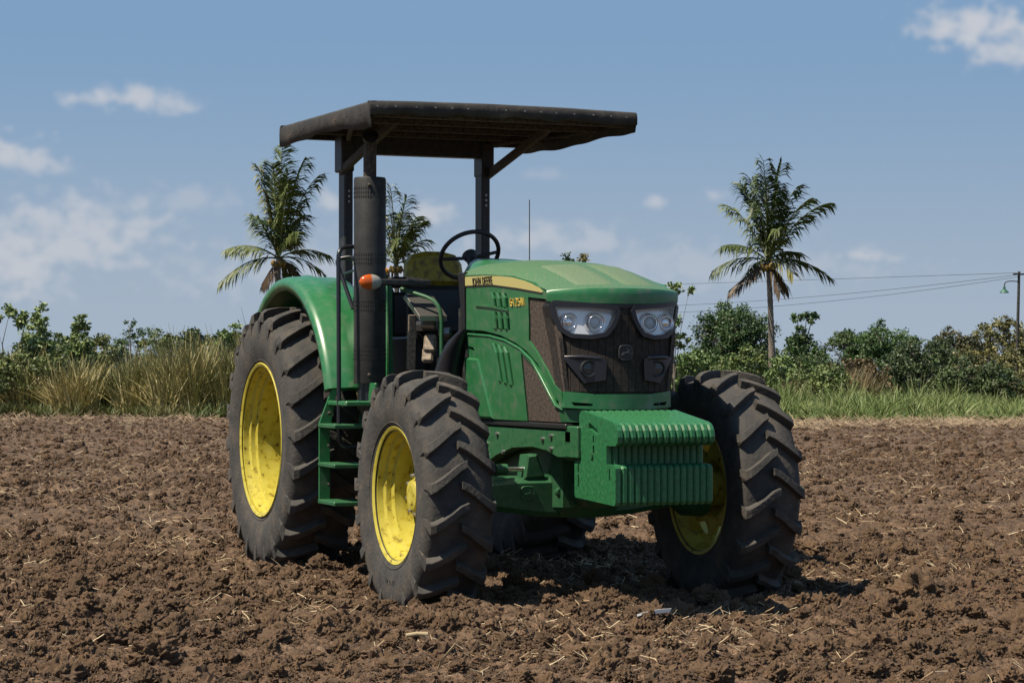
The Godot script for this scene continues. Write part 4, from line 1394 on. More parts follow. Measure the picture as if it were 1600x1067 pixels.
# the wedge of field that the photograph shows, as (distance ahead, sideways share)
const EYE := Vector3(14.51, 1.33, 5.11)
func field_point(near: float, far: float, spread: float) -> Vector3:
	var d := sqrt(lerpf(near * near, far * far, rng.randf()))
	var u := rng.randf_range(-spread, spread)
	var ahead := Vector3(-0.9279, 0, -0.3729)
	var right := Vector3(0.3729, 0, -0.9279)
	return EYE + ahead * d + right * (u * d)

func in_tyre(p: Vector3) -> bool:
	for z: float in [0.92, -0.92]:
		if absf(p.x - 2.765) < 0.34 and absf(p.z - z) < 0.2: return true
	for z: float in [0.855, -0.855]:
		if absf(p.x) < 0.42 and absf(p.z - z) < 0.25: return true
	return false

func make_clods() -> void:
	rng.seed = 77
	var shapes := []
	var big_shapes := []
	for k in 5:
		shapes.append(clod_mesh(100 + k, 0.85, 4))
		big_shapes.append(clod_mesh(200 + k, 0.6, 22))
	var layers := [[9.0, 17.0, 0.33, 150000, 0.005, 0.018], [9.0, 17.0, 0.33, 15000, 0.016, 0.042], [9.0, 17.0, 0.33, 900, 0.03, 0.055], [17.0, 34.0, 0.33, 70000, 0.010, 0.045], [34.0, 66.0, 0.33, 42000, 0.018, 0.075]]
	for k in 5:
		var places := []
		var cols := []
		for L: Array in layers:
			for i in int(L[3] / 5):
				var p := field_point(L[0], L[1], L[2])
				if in_tyre(p) or beyond(p.x, p.z) > 0.0: continue
				# clods gather in the furrows of the broad relief
				if rng.randf() > 0.55 + 1.2 * n_big.get_noise_2d(p.x * 1.7 + 40.0, p.z * 1.7): continue
				var s: float = L[4] * pow(L[5] / L[4], rng.randf() * rng.randf())
				p.y = ground_y(p.x, p.z) + (lump(p.x, p.z) if p.x > -17.0 else 0.0) + s * 0.35
				var b := Basis(Vector3(rng.randf() - 0.5, rng.randf() - 0.5, rng.randf() - 0.5).normalized(), rng.randf() * TAU).scaled(Vector3(s, s, s))
				places.append(Transform3D(b, p))
				var tone := rng.randf_range(0.72, 1.3)
				cols.append(Color(tone, tone * rng.randf_range(0.96, 1.02), tone * rng.randf_range(0.92, 1.02)))
		var o := scatter("soil_crumbs", shapes[k], M.soil_clod, places, cols)
		o.set_meta("label", "loose brown soil crumbs strewn over the ploughed field")
		o.set_meta("category", "soil")
	# broken clods of middling size
	for k in 5:
		var places := []
		var cols := []
		for i in 330:
			var near := i < 150
			var p := field_point(9.0 if near else 16.0, 16.0 if near else 40.0, 0.33)
			if in_tyre(p) or beyond(p.x, p.z) > 0.0: continue
			var s := 0.04 * pow(2.4, rng.randf() * rng.randf())
			p.y = ground_y(p.x, p.z) + (lump(p.x, p.z) if p.x > -17.0 else 0.0) + s * 0.25
			places.append(Transform3D(Basis(Vector3(rng.randf() - 0.5, rng.randf() - 0.5, rng.randf() - 0.5).normalized(), rng.randf() * TAU).scaled(Vector3(s, s, s)), p))
			var tone := rng.randf_range(0.75, 1.25)
			cols.append(Color(tone, tone, tone * 0.97))
		var o := scatter("broken_clods", big_shapes[k], M.soil_clod, places, cols)
		o.set_meta("label", "broken soil clods lying about the ploughed field")
		o.set_meta("category", "soil")
	# the large clods, one by one
	var big := [[3.55, -1.75, 0.15, "large brown soil clod beside the shaded front tyre"], [3.75, -1.35, 0.10, "rough clod touching the front of the shaded front tyre"], [3.2, -1.9, 0.07, ""], [4.15, -1.2, 0.09, ""], [4.6, -2.2, 0.12, "broad flat soil clod right of the shaded front tyre"], [4.9, 2.9, 0.13, ""], [5.1, 3.35, 0.12, ""], [5.35, -0.4, 0.10, ""], [4.9, -1.5, 0.11, ""], [3.9, 0.05, 0.10, "rough clod on the soil straight below the front weights"], [3.75, 0.45, 0.08, ""], [3.9, 1.3, 0.09, "rough clod right in front of the lit front tyre"], [4.3, 2.2, 0.08, ""], [3.2, 3.0, 0.07, ""], [5.2, 0.9, 0.09, ""], [5.6, 0.3, 0.08, ""], [4.4, -2.9, 0.10, ""], [2.4, -2.6, 0.08, "small clod in the open soil behind the shaded front tyre"], [1.2, 2.6, 0.07, "small clod out beside the steps"], [2.6, 2.4, 0.08, "small clod out beside the lit front wheel"]]
	for q: Array in big:
		var o := MeshInstance3D.new()
		o.name = numbered("soil_clod", self)
		o.mesh = big_shapes[rng.randi() % 5]
		o.material_override = M.soil_clod
		add_child(o, true)
		var s: float = q[2]
		o.transform = Transform3D(Basis(Vector3(rng.randf() - 0.5, rng.randf() - 0.5, rng.randf() - 0.5).normalized(), rng.randf() * TAU).scaled(Vector3(s, s * 0.85, s)), Vector3(q[0], ground_y(q[0], q[1]) + s * 0.25, q[1]))
		tag(o, q[3] if q[3] != "" else "fist-sized brown soil clod lying loose on the ploughed ground", "clod", "large soil clods on the field")

func blade_mesh(blades: int, spread: float, width: float, bend: float, sd: int) -> ArrayMesh:
	var r := RandomNumberGenerator.new()
	r.seed = sd
	var v := PackedVector3Array()
	var n := PackedVector3Array()
	var c := PackedColorArray()
	for i in blades:
		var a := r.randf() * TAU
		var base := Vector3(cos(a), 0, sin(a)) * spread * sqrt(r.randf())
		var dirn := Vector3(cos(a + r.randf_range(-0.9, 0.9)), 0, sin(a + r.randf_range(-0.9, 0.9)))
		var h := r.randf_range(0.55, 1.0)
		var b := bend * r.randf_range(0.4, 1.3)
		var side := Vector3(-dirn.z, 0, dirn.x).rotated(Vector3.UP, r.randf_range(-1.0, 1.0)) * width
		var tint := Color(1, 1, 1).lerp(Color(1.7, 1.25, 0.75), r.randf() * r.randf())
		var prev := [base - side * 0.5, base + side * 0.5]
		for k in range(1, 4):
			var t := k / 3.0
			var mid := base + dirn * b * t * t + Vector3(0, h * (t - 0.22 * b * t * t), 0)
			var w := side * 0.5 * (1.0 - t * 0.85)
			var cur := [mid - w, mid + w]
			push(v, n, c, prev[0], cur[0], prev[1], tint)
			push(v, n, c, prev[1], cur[0], cur[1], tint)
			prev = cur
	return tri_mesh(v, n, c)

func push(v: PackedVector3Array, n: PackedVector3Array, c: PackedColorArray, a: Vector3, b: Vector3, d: Vector3, col: Color) -> void:
	var nn := (d - a).cross(b - a).normalized()
	v.append(a)
	v.append(b)
	v.append(d)
	n.append(nn)
	n.append(nn)
	n.append(nn)
	c.append(col)
	c.append(col)
	c.append(col)

func tri_mesh(v: PackedVector3Array, n: PackedVector3Array, c: PackedColorArray) -> ArrayMesh:
	var arr := []
	arr.resize(Mesh.ARRAY_MAX)
	arr[Mesh.ARRAY_VERTEX] = v
	arr[Mesh.ARRAY_NORMAL] = n
	arr[Mesh.ARRAY_COLOR] = c
	var m := ArrayMesh.new()
	m.add_surface_from_arrays(Mesh.PRIMITIVE_TRIANGLES, arr)
	return m

func edge_point(s: float, k0: float) -> Vector3:
	var k := k0 + 3.2 * n_big.get_noise_2d(s * 0.45, 7.0) + 1.2 * n_big.get_noise_2d(s * 1.6, 3.0)
	var p := EDGE_A + EDGE_T * s + EDGE_N * k
	return Vector3(p.x, 0, p.y)

func make_straw() -> void:
	rng.seed = 91
	var v := PackedVector3Array()
	var n := PackedVector3Array()
	var c := PackedColorArray()
	# one straw: a thin bent three-sided stem of unit length
	for seg in 2:
		var p0 := Vector3(seg * 0.5, 0.0, 0.0 if seg == 0 else 0.05)
		var p1 := Vector3(seg * 0.5 + 0.5, 0.02, 0.05 if seg == 0 else -0.02)
		for k in 3:
			var a := TAU * k / 3.0
			var b := TAU * (k + 1) / 3.0
			var o0 := Vector3(0, cos(a), sin(a)) * 0.03
			var o1 := Vector3(0, cos(b), sin(b)) * 0.03
			push(v, n, c, p0 + o0, p1 + o1, p1 + o0, Color(1, 1, 1))
			push(v, n, c, p0 + o0, p0 + o1, p1 + o1, Color(1, 1, 1))
	var straw := tri_mesh(v, n, c)
	var places := []
	var cols := []
	for L: Array in [[9.0, 17.0, 16000, 0.012, 0.085], [17.0, 34.0, 16000, 0.02, 0.12], [34.0, 64.0, 10000, 0.05, 0.22]]:
		for i in L[2]:
			var p := field_point(L[0], L[1], 0.33)
			if in_tyre(p): continue
			if rng.randf() > 0.22 + 1.7 * n_big.get_noise_2d(p.x * 0.9 - 70.0, p.z * 0.9): continue
			var s := rng.randf_range(L[3], L[4])
			p.y = ground_y(p.x, p.z) + rng.randf_range(0.008, 0.03)
			var thick := minf(0.11, s * 1.2) * rng.randf_range(0.45, 1.0)
			places.append(Transform3D(Basis(Vector3.UP, rng.randf() * TAU) * Basis(Vector3(0, 0, 1), rng.randf_range(-0.3, 0.7)) * Basis.from_scale(Vector3(s, thick, thick)), p))
			cols.append(Color(0.26, 0.16, 0.08).lerp(Color(0.60, 0.49, 0.32), rng.randf()))
	# litter along the field edge
	for i in 16000:
		var s := rng.randf_range(-8.0, 40.0)
		if s < 18.0 and rng.randf() < 0.6: continue
		var k := rng.randf_range(-7.0, 1.5) + rng.randfn() * 1.2
		var p := edge_point(s, k)
		p.y = ground_y(p.x, p.z) + 0.02
		var l := rng.randf_range(0.08, 0.34)
		places.append(Transform3D(Basis(Vector3.UP, rng.randf() * TAU) * Basis(Vector3(0, 0, 1), rng.randf_range(-0.2, 0.7)) * Basis.from_scale(Vector3(l, l * 0.6, l * 0.6)), p))
		cols.append(Color(0.16, 0.11, 0.065).lerp(Color(0.42, 0.32, 0.21), rng.randf()))
	var o := scatter("straw", straw, M.straw, places, cols)
	o.set_meta("label", "dry straw and stalk litter strewn over the soil")
	o.set_meta("category", "straw")
	# three pieces that stand out
	var sc := Mb.new()
	sc.prism(pv([0, 0, 0.16, 0.015, 0.17, 0.05, 0.09, 0.045, 0.0, 0.02]), func(u: float, v2: float, w: float) -> Vector3: return Vector3(w, v2 * 0.6 + w * 0.2, -u), 0.0, 0.05, 0.002)
	var so := obj("plastic_scrap", sc, M.plastic_scrap, self)
	so.position = Vector3(4.15, ground_y(4.15, 0.27) + 0.03, 0.27)
	tag(so, "torn piece of white plastic lying on the soil in front of the weights", "plastic scrap")
	var cs := Mb.new()
	cs.tube([Vector3(0, 0, 0), Vector3(0.01, 0.008, -0.05), Vector3(0.02, 0.005, -0.10)], 0.012, 10)
	var co := obj("corn_stalk", cs, M.stalk, self)
	co.position = Vector3(4.5, ground_y(4.5, 1.62) + 0.04, 1.62)
	tag(co, "short pale piece of corn stalk lying before the lit front tyre", "stalk")
	var hk := Mb.new()
	hk.loft([[Vector3(0, 0, 0), Vector3(0.0, 0.01, 0.004), Vector3(0.004, 0.0, 0.006)], [Vector3(0.01, 0.05, -0.03), Vector3(0.03, 0.055, -0.01), Vector3(0.02, 0.04, 0.0)], [Vector3(0.02, 0.09, -0.06), Vector3(0.035, 0.092, -0.045), Vector3(0.025, 0.085, -0.04)], [Vector3(0.02, 0.125, -0.085), Vector3(0.023, 0.127, -0.083), Vector3(0.02, 0.124, -0.081)]], true, true, false)
	var ho := obj("corn_husk", hk, M.stalk, self)
	ho.position = Vector3(5.3, ground_y(5.3, 1.75) + 0.005, 1.75)
	tag(ho, "dry curled corn husk standing up from the soil", "husk")

func make_grass() -> void:
	rng.seed = 55
	var tall := blade_mesh(44, 0.34, 0.052, 0.62, 3)
	var low := blade_mesh(40, 0.30, 0.034, 0.55, 4)
	var places := []
	var cols := []
	for i in 3200:
		var s := rng.randf_range(-9.0, 14.0)
		var k := rng.randf_range(0.4, 10.0)
		var p := edge_point(s, k)
		var wave := 0.75 + 0.5 * n_big.get_noise_2d(s * 0.5, k * 0.3)
		var h := rng.randf_range(1.9, 3.3) * wave * smoothstep(-1.2, 1.6, k)
		if s < 3.0: h *= 0.8
		places.append(Transform3D(Basis(Vector3.UP, rng.randf() * TAU).scaled(Vector3(1.0, h, 1.0)), p))
		cols.append(Color(0.075, 0.10, 0.028).lerp(Color(0.38, 0.31, 0.145), clampf(0.1 + rng.randf() * 0.75 + n_mid.get_noise_2d(s * 0.2, k * 0.2) * 0.9, 0.0, 1.0)))
	var a := scatter("tall_grass", tall, M.leaf, places, cols)
	a.set_meta("label", "tall seeding grass in a thick stand along the field edge, half dry")
	a.set_meta("category", "grass")
	places = []
	cols = []
	for i in 2600:
		var s := rng.randf_range(13.0, 44.0)
		var k := rng.randf_range(0.6, 16.0)
		var p := edge_point(s, k)
		var h := rng.randf_range(0.18, 0.7) * (0.8 + 1.1 * n_big.get_noise_2d(s * 0.8, k * 0.8)) * smoothstep(-0.5, 6.0, k)
		if s < 26.0 and s > 20.0: h *= 1.5
		places.append(Transform3D(Basis(Vector3.UP, rng.randf() * TAU).scaled(Vector3(0.9, h, 0.9)), p))
		cols.append(Color(0.10, 0.16, 0.035).lerp(Color(0.28, 0.25, 0.12), clampf(rng.randf() * 0.45 + (0.35 if k < 1.0 else 0.0), 0.0, 1.0)))
	var b := scatter("verge_grass", low, M.leaf, places, cols)
	b.set_meta("label", "short bright green grass on the verge under the trees")
	b.set_meta("category", "grass")
	places = []
	cols = []
	for i in 220:
		var p := edge_point(rng.randf_range(20.6, 22.6), rng.randf_range(15.0, 24.0))
		places.append(Transform3D(Basis(Vector3.UP, rng.randf() * TAU).scaled(Vector3(0.8, rng.randf_range(1.0, 1.8), 0.8)), p))
		cols.append(Color(0.07, 0.075, 0.03).lerp(Color(0.20, 0.13, 0.065), rng.randf()))
	var d := scatter("dry_reeds", tall, M.leaf, places, cols)
	d.set_meta("label", "brown dry reeds standing before the rounded tree")
	d.set_meta("category", "reeds")
	# scattered green tufts at the foot of the tall grass
	places = []
	cols = []
	for i in 260:
		var p := edge_point(rng.randf_range(-8.0, 14.0), rng.randf_range(-0.8, 1.4))
		var h := rng.randf_range(0.25, 0.6)
		places.append(Transform3D(Basis(Vector3.UP, rng.randf() * TAU).scaled(Vector3(0.7, h, 0.7)), p))
		cols.append(Color(0.07, 0.12, 0.03).lerp(Color(0.2, 0.16, 0.07), rng.randf() * 0.7))
	var e := scatter("grass_tufts", low, M.leaf, places, cols)
	e.set_meta("label", "low green grass tufts at the edge of the ploughed soil")
	e.set_meta("category", "grass")

# ---------------------------------------------------------------- trees
func add_leaf(v: PackedVector3Array, n: PackedVector3Array, c: PackedColorArray, p: Vector3, size: float, up_bias: float, col: Color) -> void:
	var d := Vector3(rng.randfn(), rng.randfn() * 0.7 - 0.2, rng.randfn()).normalized()
	var nn := (Vector3(rng.randfn(), rng.randfn(), rng.randfn()).normalized() + Vector3(0, up_bias, 0)).normalized()
	var side := d.cross(nn).normalized() * size * 0.32
	nn = side.cross(d).normalized()
	var tip := p + d * size
	var mid := p + d * size * 0.45
	push(v, n, c, p, mid + side, tip, col)
	push(v, n, c, p, tip, mid - side, col)

# lobes: [dx, y, dz, radius]; a crown of leaf clumps on limbs
func make_tree(called: String, label: String, category: String, at: Vector3, lobes: Array, leaves: int, size: float, dark0: Color, light0: Color, trunk_r: float, group: String, loose := 0.35) -> void:
	var dark := dark0 * 1.15
	var light := light0 * 1.3
	var t := thing(called, label, category, at, group)
	var mb := Mb.new()
	var v := PackedVector3Array()
	var n := PackedVector3Array()
	var c := PackedColorArray()
	var total := 0.0
	var top := 0.0
	for q: Array in lobes:
		total += q[3] * q[3]
		top = maxf(top, q[1])
	var fork := Vector3(rng.randf_range(-0.1, 0.1), top * 0.35, rng.randf_range(-0.1, 0.1))
	mb.tube([Vector3(0, -0.1, 0), fork * 0.5 + Vector3(0.04, 0, 0.02), fork], trunk_r, 8, trunk_r * 0.75)
	for q: Array in lobes:
		var ctr := Vector3(q[0], q[1], q[2])
		mb.tube([fork * rng.randf_range(0.6, 1.0), fork.lerp(ctr, 0.5) + Vector3(rng.randfn() * 0.08, 0.1, rng.randfn() * 0.08), ctr], trunk_r * 0.5, 6, trunk_r * 0.12)
		var count := int(leaves * q[3] * q[3] / total)
		# clumps on the lobe's skin
		var clumps := maxi(5, int(count / 42.0))
		var tone := rng.randf()
		for k in clumps:
			var d := Vector3(rng.randfn(), rng.randfn() * 0.9 + 0.25, rng.randfn()).normalized()
			var cp: Vector3 = ctr + d * q[3] * rng.randf_range(0.55, 1.05)
			var cr: float = q[3] * rng.randf_range(0.2, loose)
			if rng.randf() < 0.4: mb.tube([ctr, ctr.lerp(cp, 0.6) + Vector3(0, 0.03, 0), cp], trunk_r * 0.12, 4, trunk_r * 0.05)
			var tone2 := clampf(tone * 0.5 + rng.randf() * 0.5, 0.0, 1.0)
			for i in int(count / float(clumps)):
				var o := Vector3(rng.randfn(), rng.randfn() * 0.75, rng.randfn()) * cr * 0.55
				add_leaf(v, n, c, cp + o, size * rng.randf_range(0.6, 1.2), 0.7, dark.lerp(light, clampf(tone2 + rng.randf_range(-0.25, 0.25), 0.0, 1.0)))
	obj("trunk", mb, M.bark, t)
	var cr2 := MeshInstance3D.new()
	cr2.name = "crown"
	cr2.mesh = tri_mesh(v, n, c)
	cr2.material_override = M.leaf
	t.add_child(cr2, true)

# lobes over a rounded crown
func dome(w: float, h0: float, h1: float, count: int, r: float) -> Array:
	var out := []
	var cy := lerpf(h0, h1, 0.4)
	for i in count:
		var a := rng.randf() * TAU
		var up := rng.randf_range(-0.55, 1.0)
		var flat := sqrt(maxf(0.0, 1.0 - up * up))
		var k := rng.randf_range(0.7, 1.05)
		out.append([cos(a) * flat * w * 0.5 * k, cy + up * (h1 - cy if up > 0.0 else cy - h0) * k, sin(a) * flat * w * 0.5 * k, r * rng.randf_range(0.7, 1.15)])
	return out

func lobes_in(w: float, h0: float, h1: float, count: int, r: float) -> Array:
	var out := []
	for i in count:
		var a := rng.randf() * TAU
		var k := sqrt(rng.randf())
		var y := lerpf(h0, h1, rng.randf())
		var shrink := sqrt(maxf(0.1, 1.0 - pow((y - lerpf(h0, h1, 0.35)) / (h1 - h0) * 1.3, 2.0)))
		out.append([cos(a) * k * w * 0.5 * shrink, y, sin(a) * k * w * 0.5 * shrink, r * rng.randf_range(0.75, 1.2)])
	out.append([rng.randf_range(-0.15, 0.15) * w, h1, 0.0, r * 0.8])
	return out

func make_palm(label: String, at: Vector3, height: float, lean: Vector3, fronds: Array, ln: float, sd: int) -> void:
	rng.seed = sd
	var t := thing("palm_tree", label, "palm", at, "coconut palms beyond the field")
	var head := Vector3(lean.x, height, lean.z)
	var mb := Mb.new()
	var rings := []
	var steps := 44
	for i in steps + 1:
		var k := i / float(steps)
		var ctr := Vector3(lean.x * k * k, height * k, lean.z * k * k)
		var r := lerpf(0.15, 0.095, minf(1.0, k * 1.5)) + (0.06 * exp(-k * 14.0)) + (0.008 if i % 2 == 0 else 0.0)
		var ring := []
		for j in 10: ring.append(ctr + Vector3(cos(TAU * j / 10.0), 0, sin(TAU * j / 10.0)) * r)
		rings.append(ring)
	mb.loft(rings, true, true, true, 181.0)
	obj("trunk", mb, M.bark, t)
	var right := Vector3(0.3729, 0, -0.9279)
	var back := Vector3(-0.9279, 0, -0.3729)
	for f: Array in fronds:
		var tip: Vector3 = head + right * f[0] + Vector3(0, f[1], 0) + back * f[2]
		var dead: bool = f.size() > 3 and f[3] > 0.5
		var len := (tip - head).length()
		var ctrl: Vector3 = head + (tip - head) * 0.5 + Vector3(0, len * (0.28 if not dead else 0.05), 0)
		var v := PackedVector3Array()
		var n := PackedVector3Array()
		var c := PackedColorArray()
		var fb := Mb.new()
		var path := []
		for i in 9:
			var u := i / 8.0
			path.append(head.lerp(ctrl, u).lerp(ctrl.lerp(tip, u), u))
		fb.tube(path, 0.035, 5, 0.008)
		var base_col := Color(0.028, 0.048, 0.014).lerp(Color(0.10, 0.12, 0.03), rng.randf() * 0.7)
		if rng.randf() < 0.05: base_col = Color(0.17, 0.16, 0.05)
		if dead: base_col = Color(0.11, 0.078, 0.05).lerp(Color(0.075, 0.05, 0.033), rng.randf())
		var pairs := int(clampf(len * 22.0, 22.0, 76.0))
		var torn := rng.randf_range(0.2, 1.2)
		for i in pairs:
			var u := lerpf(0.12, 0.99, i / float(pairs))
			var p: Vector3 = head.lerp(ctrl, u).lerp(ctrl.lerp(tip, u), u)
			var p2: Vector3 = head.lerp(ctrl, u + 0.02).lerp(ctrl.lerp(tip, u + 0.02), u + 0.02)
			var dirn := (p2 - p).normalized()
			var side0 := dirn.cross(Vector3.UP).normalized()
			if side0.length() < 0.5: side0 = right
			for s: float in [-1.0, 1.0]:
				if rng.randf() < torn * 0.5: continue
				var l := ln * (0.55 + 0.6 * sin(PI * clampf(u * 0.85 + 0.12, 0.0, 1.0))) * rng.randf_range(0.75, 1.1) * (0.8 if dead else 1.0)
				var droop := rng.randf_range(0.4, 1.25) if not dead else rng.randf_range(0.8, 1.4)
				# the wind blows the leaflets over to one side
				var out := (side0 * s * 0.6 + dirn * 0.75 + right * 0.2 + Vector3(0, 0.10 - droop * 0.6, 0)).normalized()
				var mid := p + out * l * 0.55
				var end := mid + (out + Vector3(0, -droop, 0)).normalized() * l * 0.5
				var wv := out.cross(Vector3(0, 1, 0)).normalized().lerp(Vector3(0, 1, 0), rng.randf_range(0.1, 0.6)).normalized() * 0.032
				var col := base_col.lerp(base_col * 1.7, rng.randf() * 0.8)
				push(v, n, c, p - wv * 0.5, mid - wv, mid + wv, col)
				push(v, n, c, p - wv * 0.5, mid + wv, p + wv * 0.5, col)
				push(v, n, c, mid - wv, end, mid + wv, col)
		var o := MeshInstance3D.new()
		o.name = numbered("frond", t)
		o.mesh = tri_mesh(v, n, c)
		o.material_override = M.leaf
		t.add_child(o, true)
		var st := MeshInstance3D.new()
		st.name = "midrib"
		st.mesh = fb.mesh()
		st.material_override = M.pole if dead else M.midrib
		o.add_child(st, true)
	var nuts := Mb.new()
	for i in 7:
		var a := TAU * i / 7.0
		nuts.lathe([Vector2(-0.13, 0.02), Vector2(-0.08, 0.085), Vector2(0.02, 0.10), Vector2(0.10, 0.06), Vector2(0.13, 0.01)], 8, head + Vector3(cos(a) * 0.2, -0.18 - 0.06 * (i % 2), sin(a) * 0.2), Basis(Vector3(1, 0, 0), PI / 2.0))
	obj("coconut_cluster", nuts, M.nut, t)

func make_vegetation() -> void:
	M.midrib = mat(lin(0.10, 0.11, 0.03), 0.6)
	M.nut = mat(lin(0.20, 0.13, 0.03), 0.6)
	rng.seed = 10
	make_palm("tall coconut palm with upright ragged crown beside the dense tree", Vector3(-56.30, 0, -33.24), 5.15, Vector3(-0.1, 0, 0.1), [[-0.15, 3.6, 0.2], [0.4, 3.45, -0.3], [-0.6, 3.0, 0.5], [-1.1, 2.75, -0.4], [-1.45, 2.05, 0.6], [1.1, 2.7, 0.4], [1.45, 2.2, -0.5], [2.25, 2.1, 0.3], [-2.0, -0.35, 0.3], [-1.75, 0.5, -0.6], [-1.4, -1.05, 0.2, 1], [2.25, -0.6, 0.2], [1.2, 0.3, 0.9], [0.75, -1.0, 0.4, 1], [0.1, 3.0, 0.9], [-0.2, 2.9, -0.9], [0.5, 2.1, 1.4], [-0.5, 2.0, -1.4], [0.25, 1.1, -1.9], [-0.3, 0.9, 1.9], [-0.7, -0.5, 1.4], [0.7, -0.5, -1.4], [0.35, -1.1, -0.5, 1], [-0.1, 2.4, 0.3], [0.3, 2.6, -0.2]], 0.80, 21)
	make_palm("coconut palm with long drooping lower fronds behind the rear fender", Vector3(-66.70, 0, -18.08), 5.45, Vector3(0.1, 0, -0.1), [[0.1, 4.2, 0.2], [1.0, 3.7, -0.3], [1.5, 3.15, 0.4], [-0.8, 3.4, 0.3], [-0.95, 1.6, -0.5], [-2.0, 0.35, 0.4], [-2.25, -0.95, 0.1], [1.85, 0.1, -0.3], [1.6, -0.5, 0.4], [1.2, -1.0, 0.3, 1], [-0.05, -1.2, 0.4, 1], [-0.35, 2.6, 0.9], [0.5, 2.6, -0.9], [-0.6, -1.0, -0.4, 1], [0.3, 3.3, 0.5], [-0.2, 3.5, -0.5], [0.8, 1.7, 1.2], [-0.6, 1.4, -1.5], [0.2, 0.8, 1.9], [0.9, 0.9, -1.6], [0.4, -0.7, 1.3], [0.0, 2.9, 0.0]], 0.82, 22)
	make_palm("coconut palm showing between the exhaust and the driver's seat", Vector3(-72.57, 0, -24.92), 5.6, Vector3(0, 0, 0.1), [[-0.25, 3.2, 0.2], [0.45, 2.7, -0.4], [1.15, 1.8, 0.4], [1.3, 1.0, -0.3], [0.85, 2.0, 0.8], [-0.9, 2.4, 0.3], [-1.5, 1.4, -0.4], [-1.7, 0.2, 0.5], [1.4, 0.0, 0.6], [0.9, -0.8, -0.4, 1], [-0.8, -0.8, 0.4, 1], [0.2, 2.2, 1.0], [-0.2, 2.0, -1.1], [0.3, 1.0, -1.7], [-0.3, 0.8, 1.7], [0.6, 1.5, 0.2]], 0.78, 23)
	rng.seed = 30
	var deep := Color(0.018, 0.042, 0.012)
	var mid := Color(0.06, 0.11, 0.028)
	var pale := Color(0.15, 0.20, 0.07)
	var olive := Color(0.11, 0.11, 0.035)
	var tg := "trees beyond the field"
	var sg := "shrubs along the field edge"
	make_tree("broadleaf_tree", "dense dark green tree behind the tall palm trunk", "tree", Vector3(-70.16, 0, -38.96), dome(3.1, 0.8, 3.85, 44, 0.68), 34000, 0.11, deep, Color(0.045, 0.085, 0.022), 0.16, tg)
	make_tree("broadleaf_tree", "ragged tree with a spreading top branch just right of the palm trunk", "tree", Vector3(-66.48, 0, -40.07), [[-0.5, 1.9, 0, 0.7], [0.3, 2.2, 0.2, 0.65], [-0.9, 1.3, 0, 0.6], [1.1, 1.6, 0, 0.6], [0.2, 2.8, 0, 0.38], [0.6, 3.3, 0.1, 0.3], [0.95, 3.45, 0, 0.25], [-0.1, 3.45, 0.1, 0.22], [0.0, 1.2, 0.3, 0.6], [0.7, 1.4, -0.2, 0.5]], 8500, 0.14, deep, mid, 0.11, tg)
	make_tree("broadleaf_tree", "rounded mid green tree among the dry reeds", "tree", Vector3(-67.80, 0, -44.85), dome(2.8, 0.7, 2.95, 34, 0.56), 23000, 0.10, Color(0.026, 0.06, 0.016), Color(0.075, 0.13, 0.035), 0.12, tg)
	make_tree("broadleaf_tree", "small feathery tree rising behind the dry reeds", "tree", Vector3(-70.17, 0, -44.30), lobes_in(2.0, 1.2, 2.8, 10, 0.45), 5000, 0.11, Color(0.035, 0.06, 0.022), Color(0.09, 0.13, 0.05), 0.09, tg)
	make_tree("broadleaf_tree", "dark purplish tree showing over the hedge beside the lamp post", "tree", Vector3(-74.34, 0, -52.71), dome(2.5, 0.7, 2.85, 26, 0.52), 16000, 0.12, Color(0.022, 0.03, 0.014), Color(0.075, 0.07, 0.03), 0.12, tg)
	make_tree("broadleaf_tree", "yellowish olive tree overgrown with creeper behind the lamp post", "tree", Vector3(-64.24, 0, -48.34), lobes_in(3.8, 0.4, 3.1, 30, 0.6), 17000, 0.12, Color(0.05, 0.06, 0.02), Color(0.17, 0.15, 0.05), 0.12, tg)
	make_tree("broadleaf_tree", "low dark thicket between the round tree and the lamp post", "tree", Vector3(-62.87, 0, -43.70), lobes_in(3.2, 0.4, 2.1, 22, 0.55), 12500, 0.11, Color(0.018, 0.035, 0.012), Color(0.06, 0.085, 0.028), 0.1, tg)
	make_tree("broadleaf_tree", "dull green thicket standing right of the lamp post", "tree", Vector3(-62.54, 0, -49.88), lobes_in(3.2, 0.6, 2.5, 15, 0.55), 7000, 0.13, Color(0.03, 0.05, 0.016), Color(0.10, 0.12, 0.04), 0.1, tg)
	make_tree("shrub", "pale leafy shrub growing at the foot of the tall palm", "shrub", Vector3(-52.53, 0, -31.88), lobes_in(2.1, 0.35, 1.5, 10, 0.36), 4200, 0.12, mid, pale, 0.05, sg)
	make_tree("shrub", "pale shrub showing between the hood and the dense tree", "shrub", Vector3(-55.53, 0, -29.79), lobes_in(2.0, 0.3, 1.7, 10, 0.4), 4200, 0.12, mid, pale, 0.05, sg)
	make_tree("shrub", "light leafy shrub in front of the dense tree, left of the palm trunk", "shrub", Vector3(-56.69, 0, -32.26), lobes_in(1.9, 0.4, 1.9, 9, 0.36), 3800, 0.12, mid, Color(0.16, 0.18, 0.06), 0.05, sg)
	make_tree("shrub", "brown half-dry shrub under the round tree", "shrub", Vector3(-55.14, 0, -36.12), lobes_in(2.6, 0.4, 1.5, 11, 0.4), 4200, 0.11, Color(0.06, 0.045, 0.02), Color(0.17, 0.12, 0.055), 0.05, sg, 0.5)
	make_tree("sapling", "thin sapling with a leafy tip poking up behind the hood", "sapling", Vector3(-41.37, 0, -22.10), [[0.0, 3.55, 0, 0.2], [0.0, 3.25, 0.1, 0.18], [0.12, 2.7, 0, 0.25], [0.25, 3.45, -0.35, 0.14], [0.1, 2.2, -0.1, 0.3]], 900, 0.12, mid, pale, 0.03, sg)
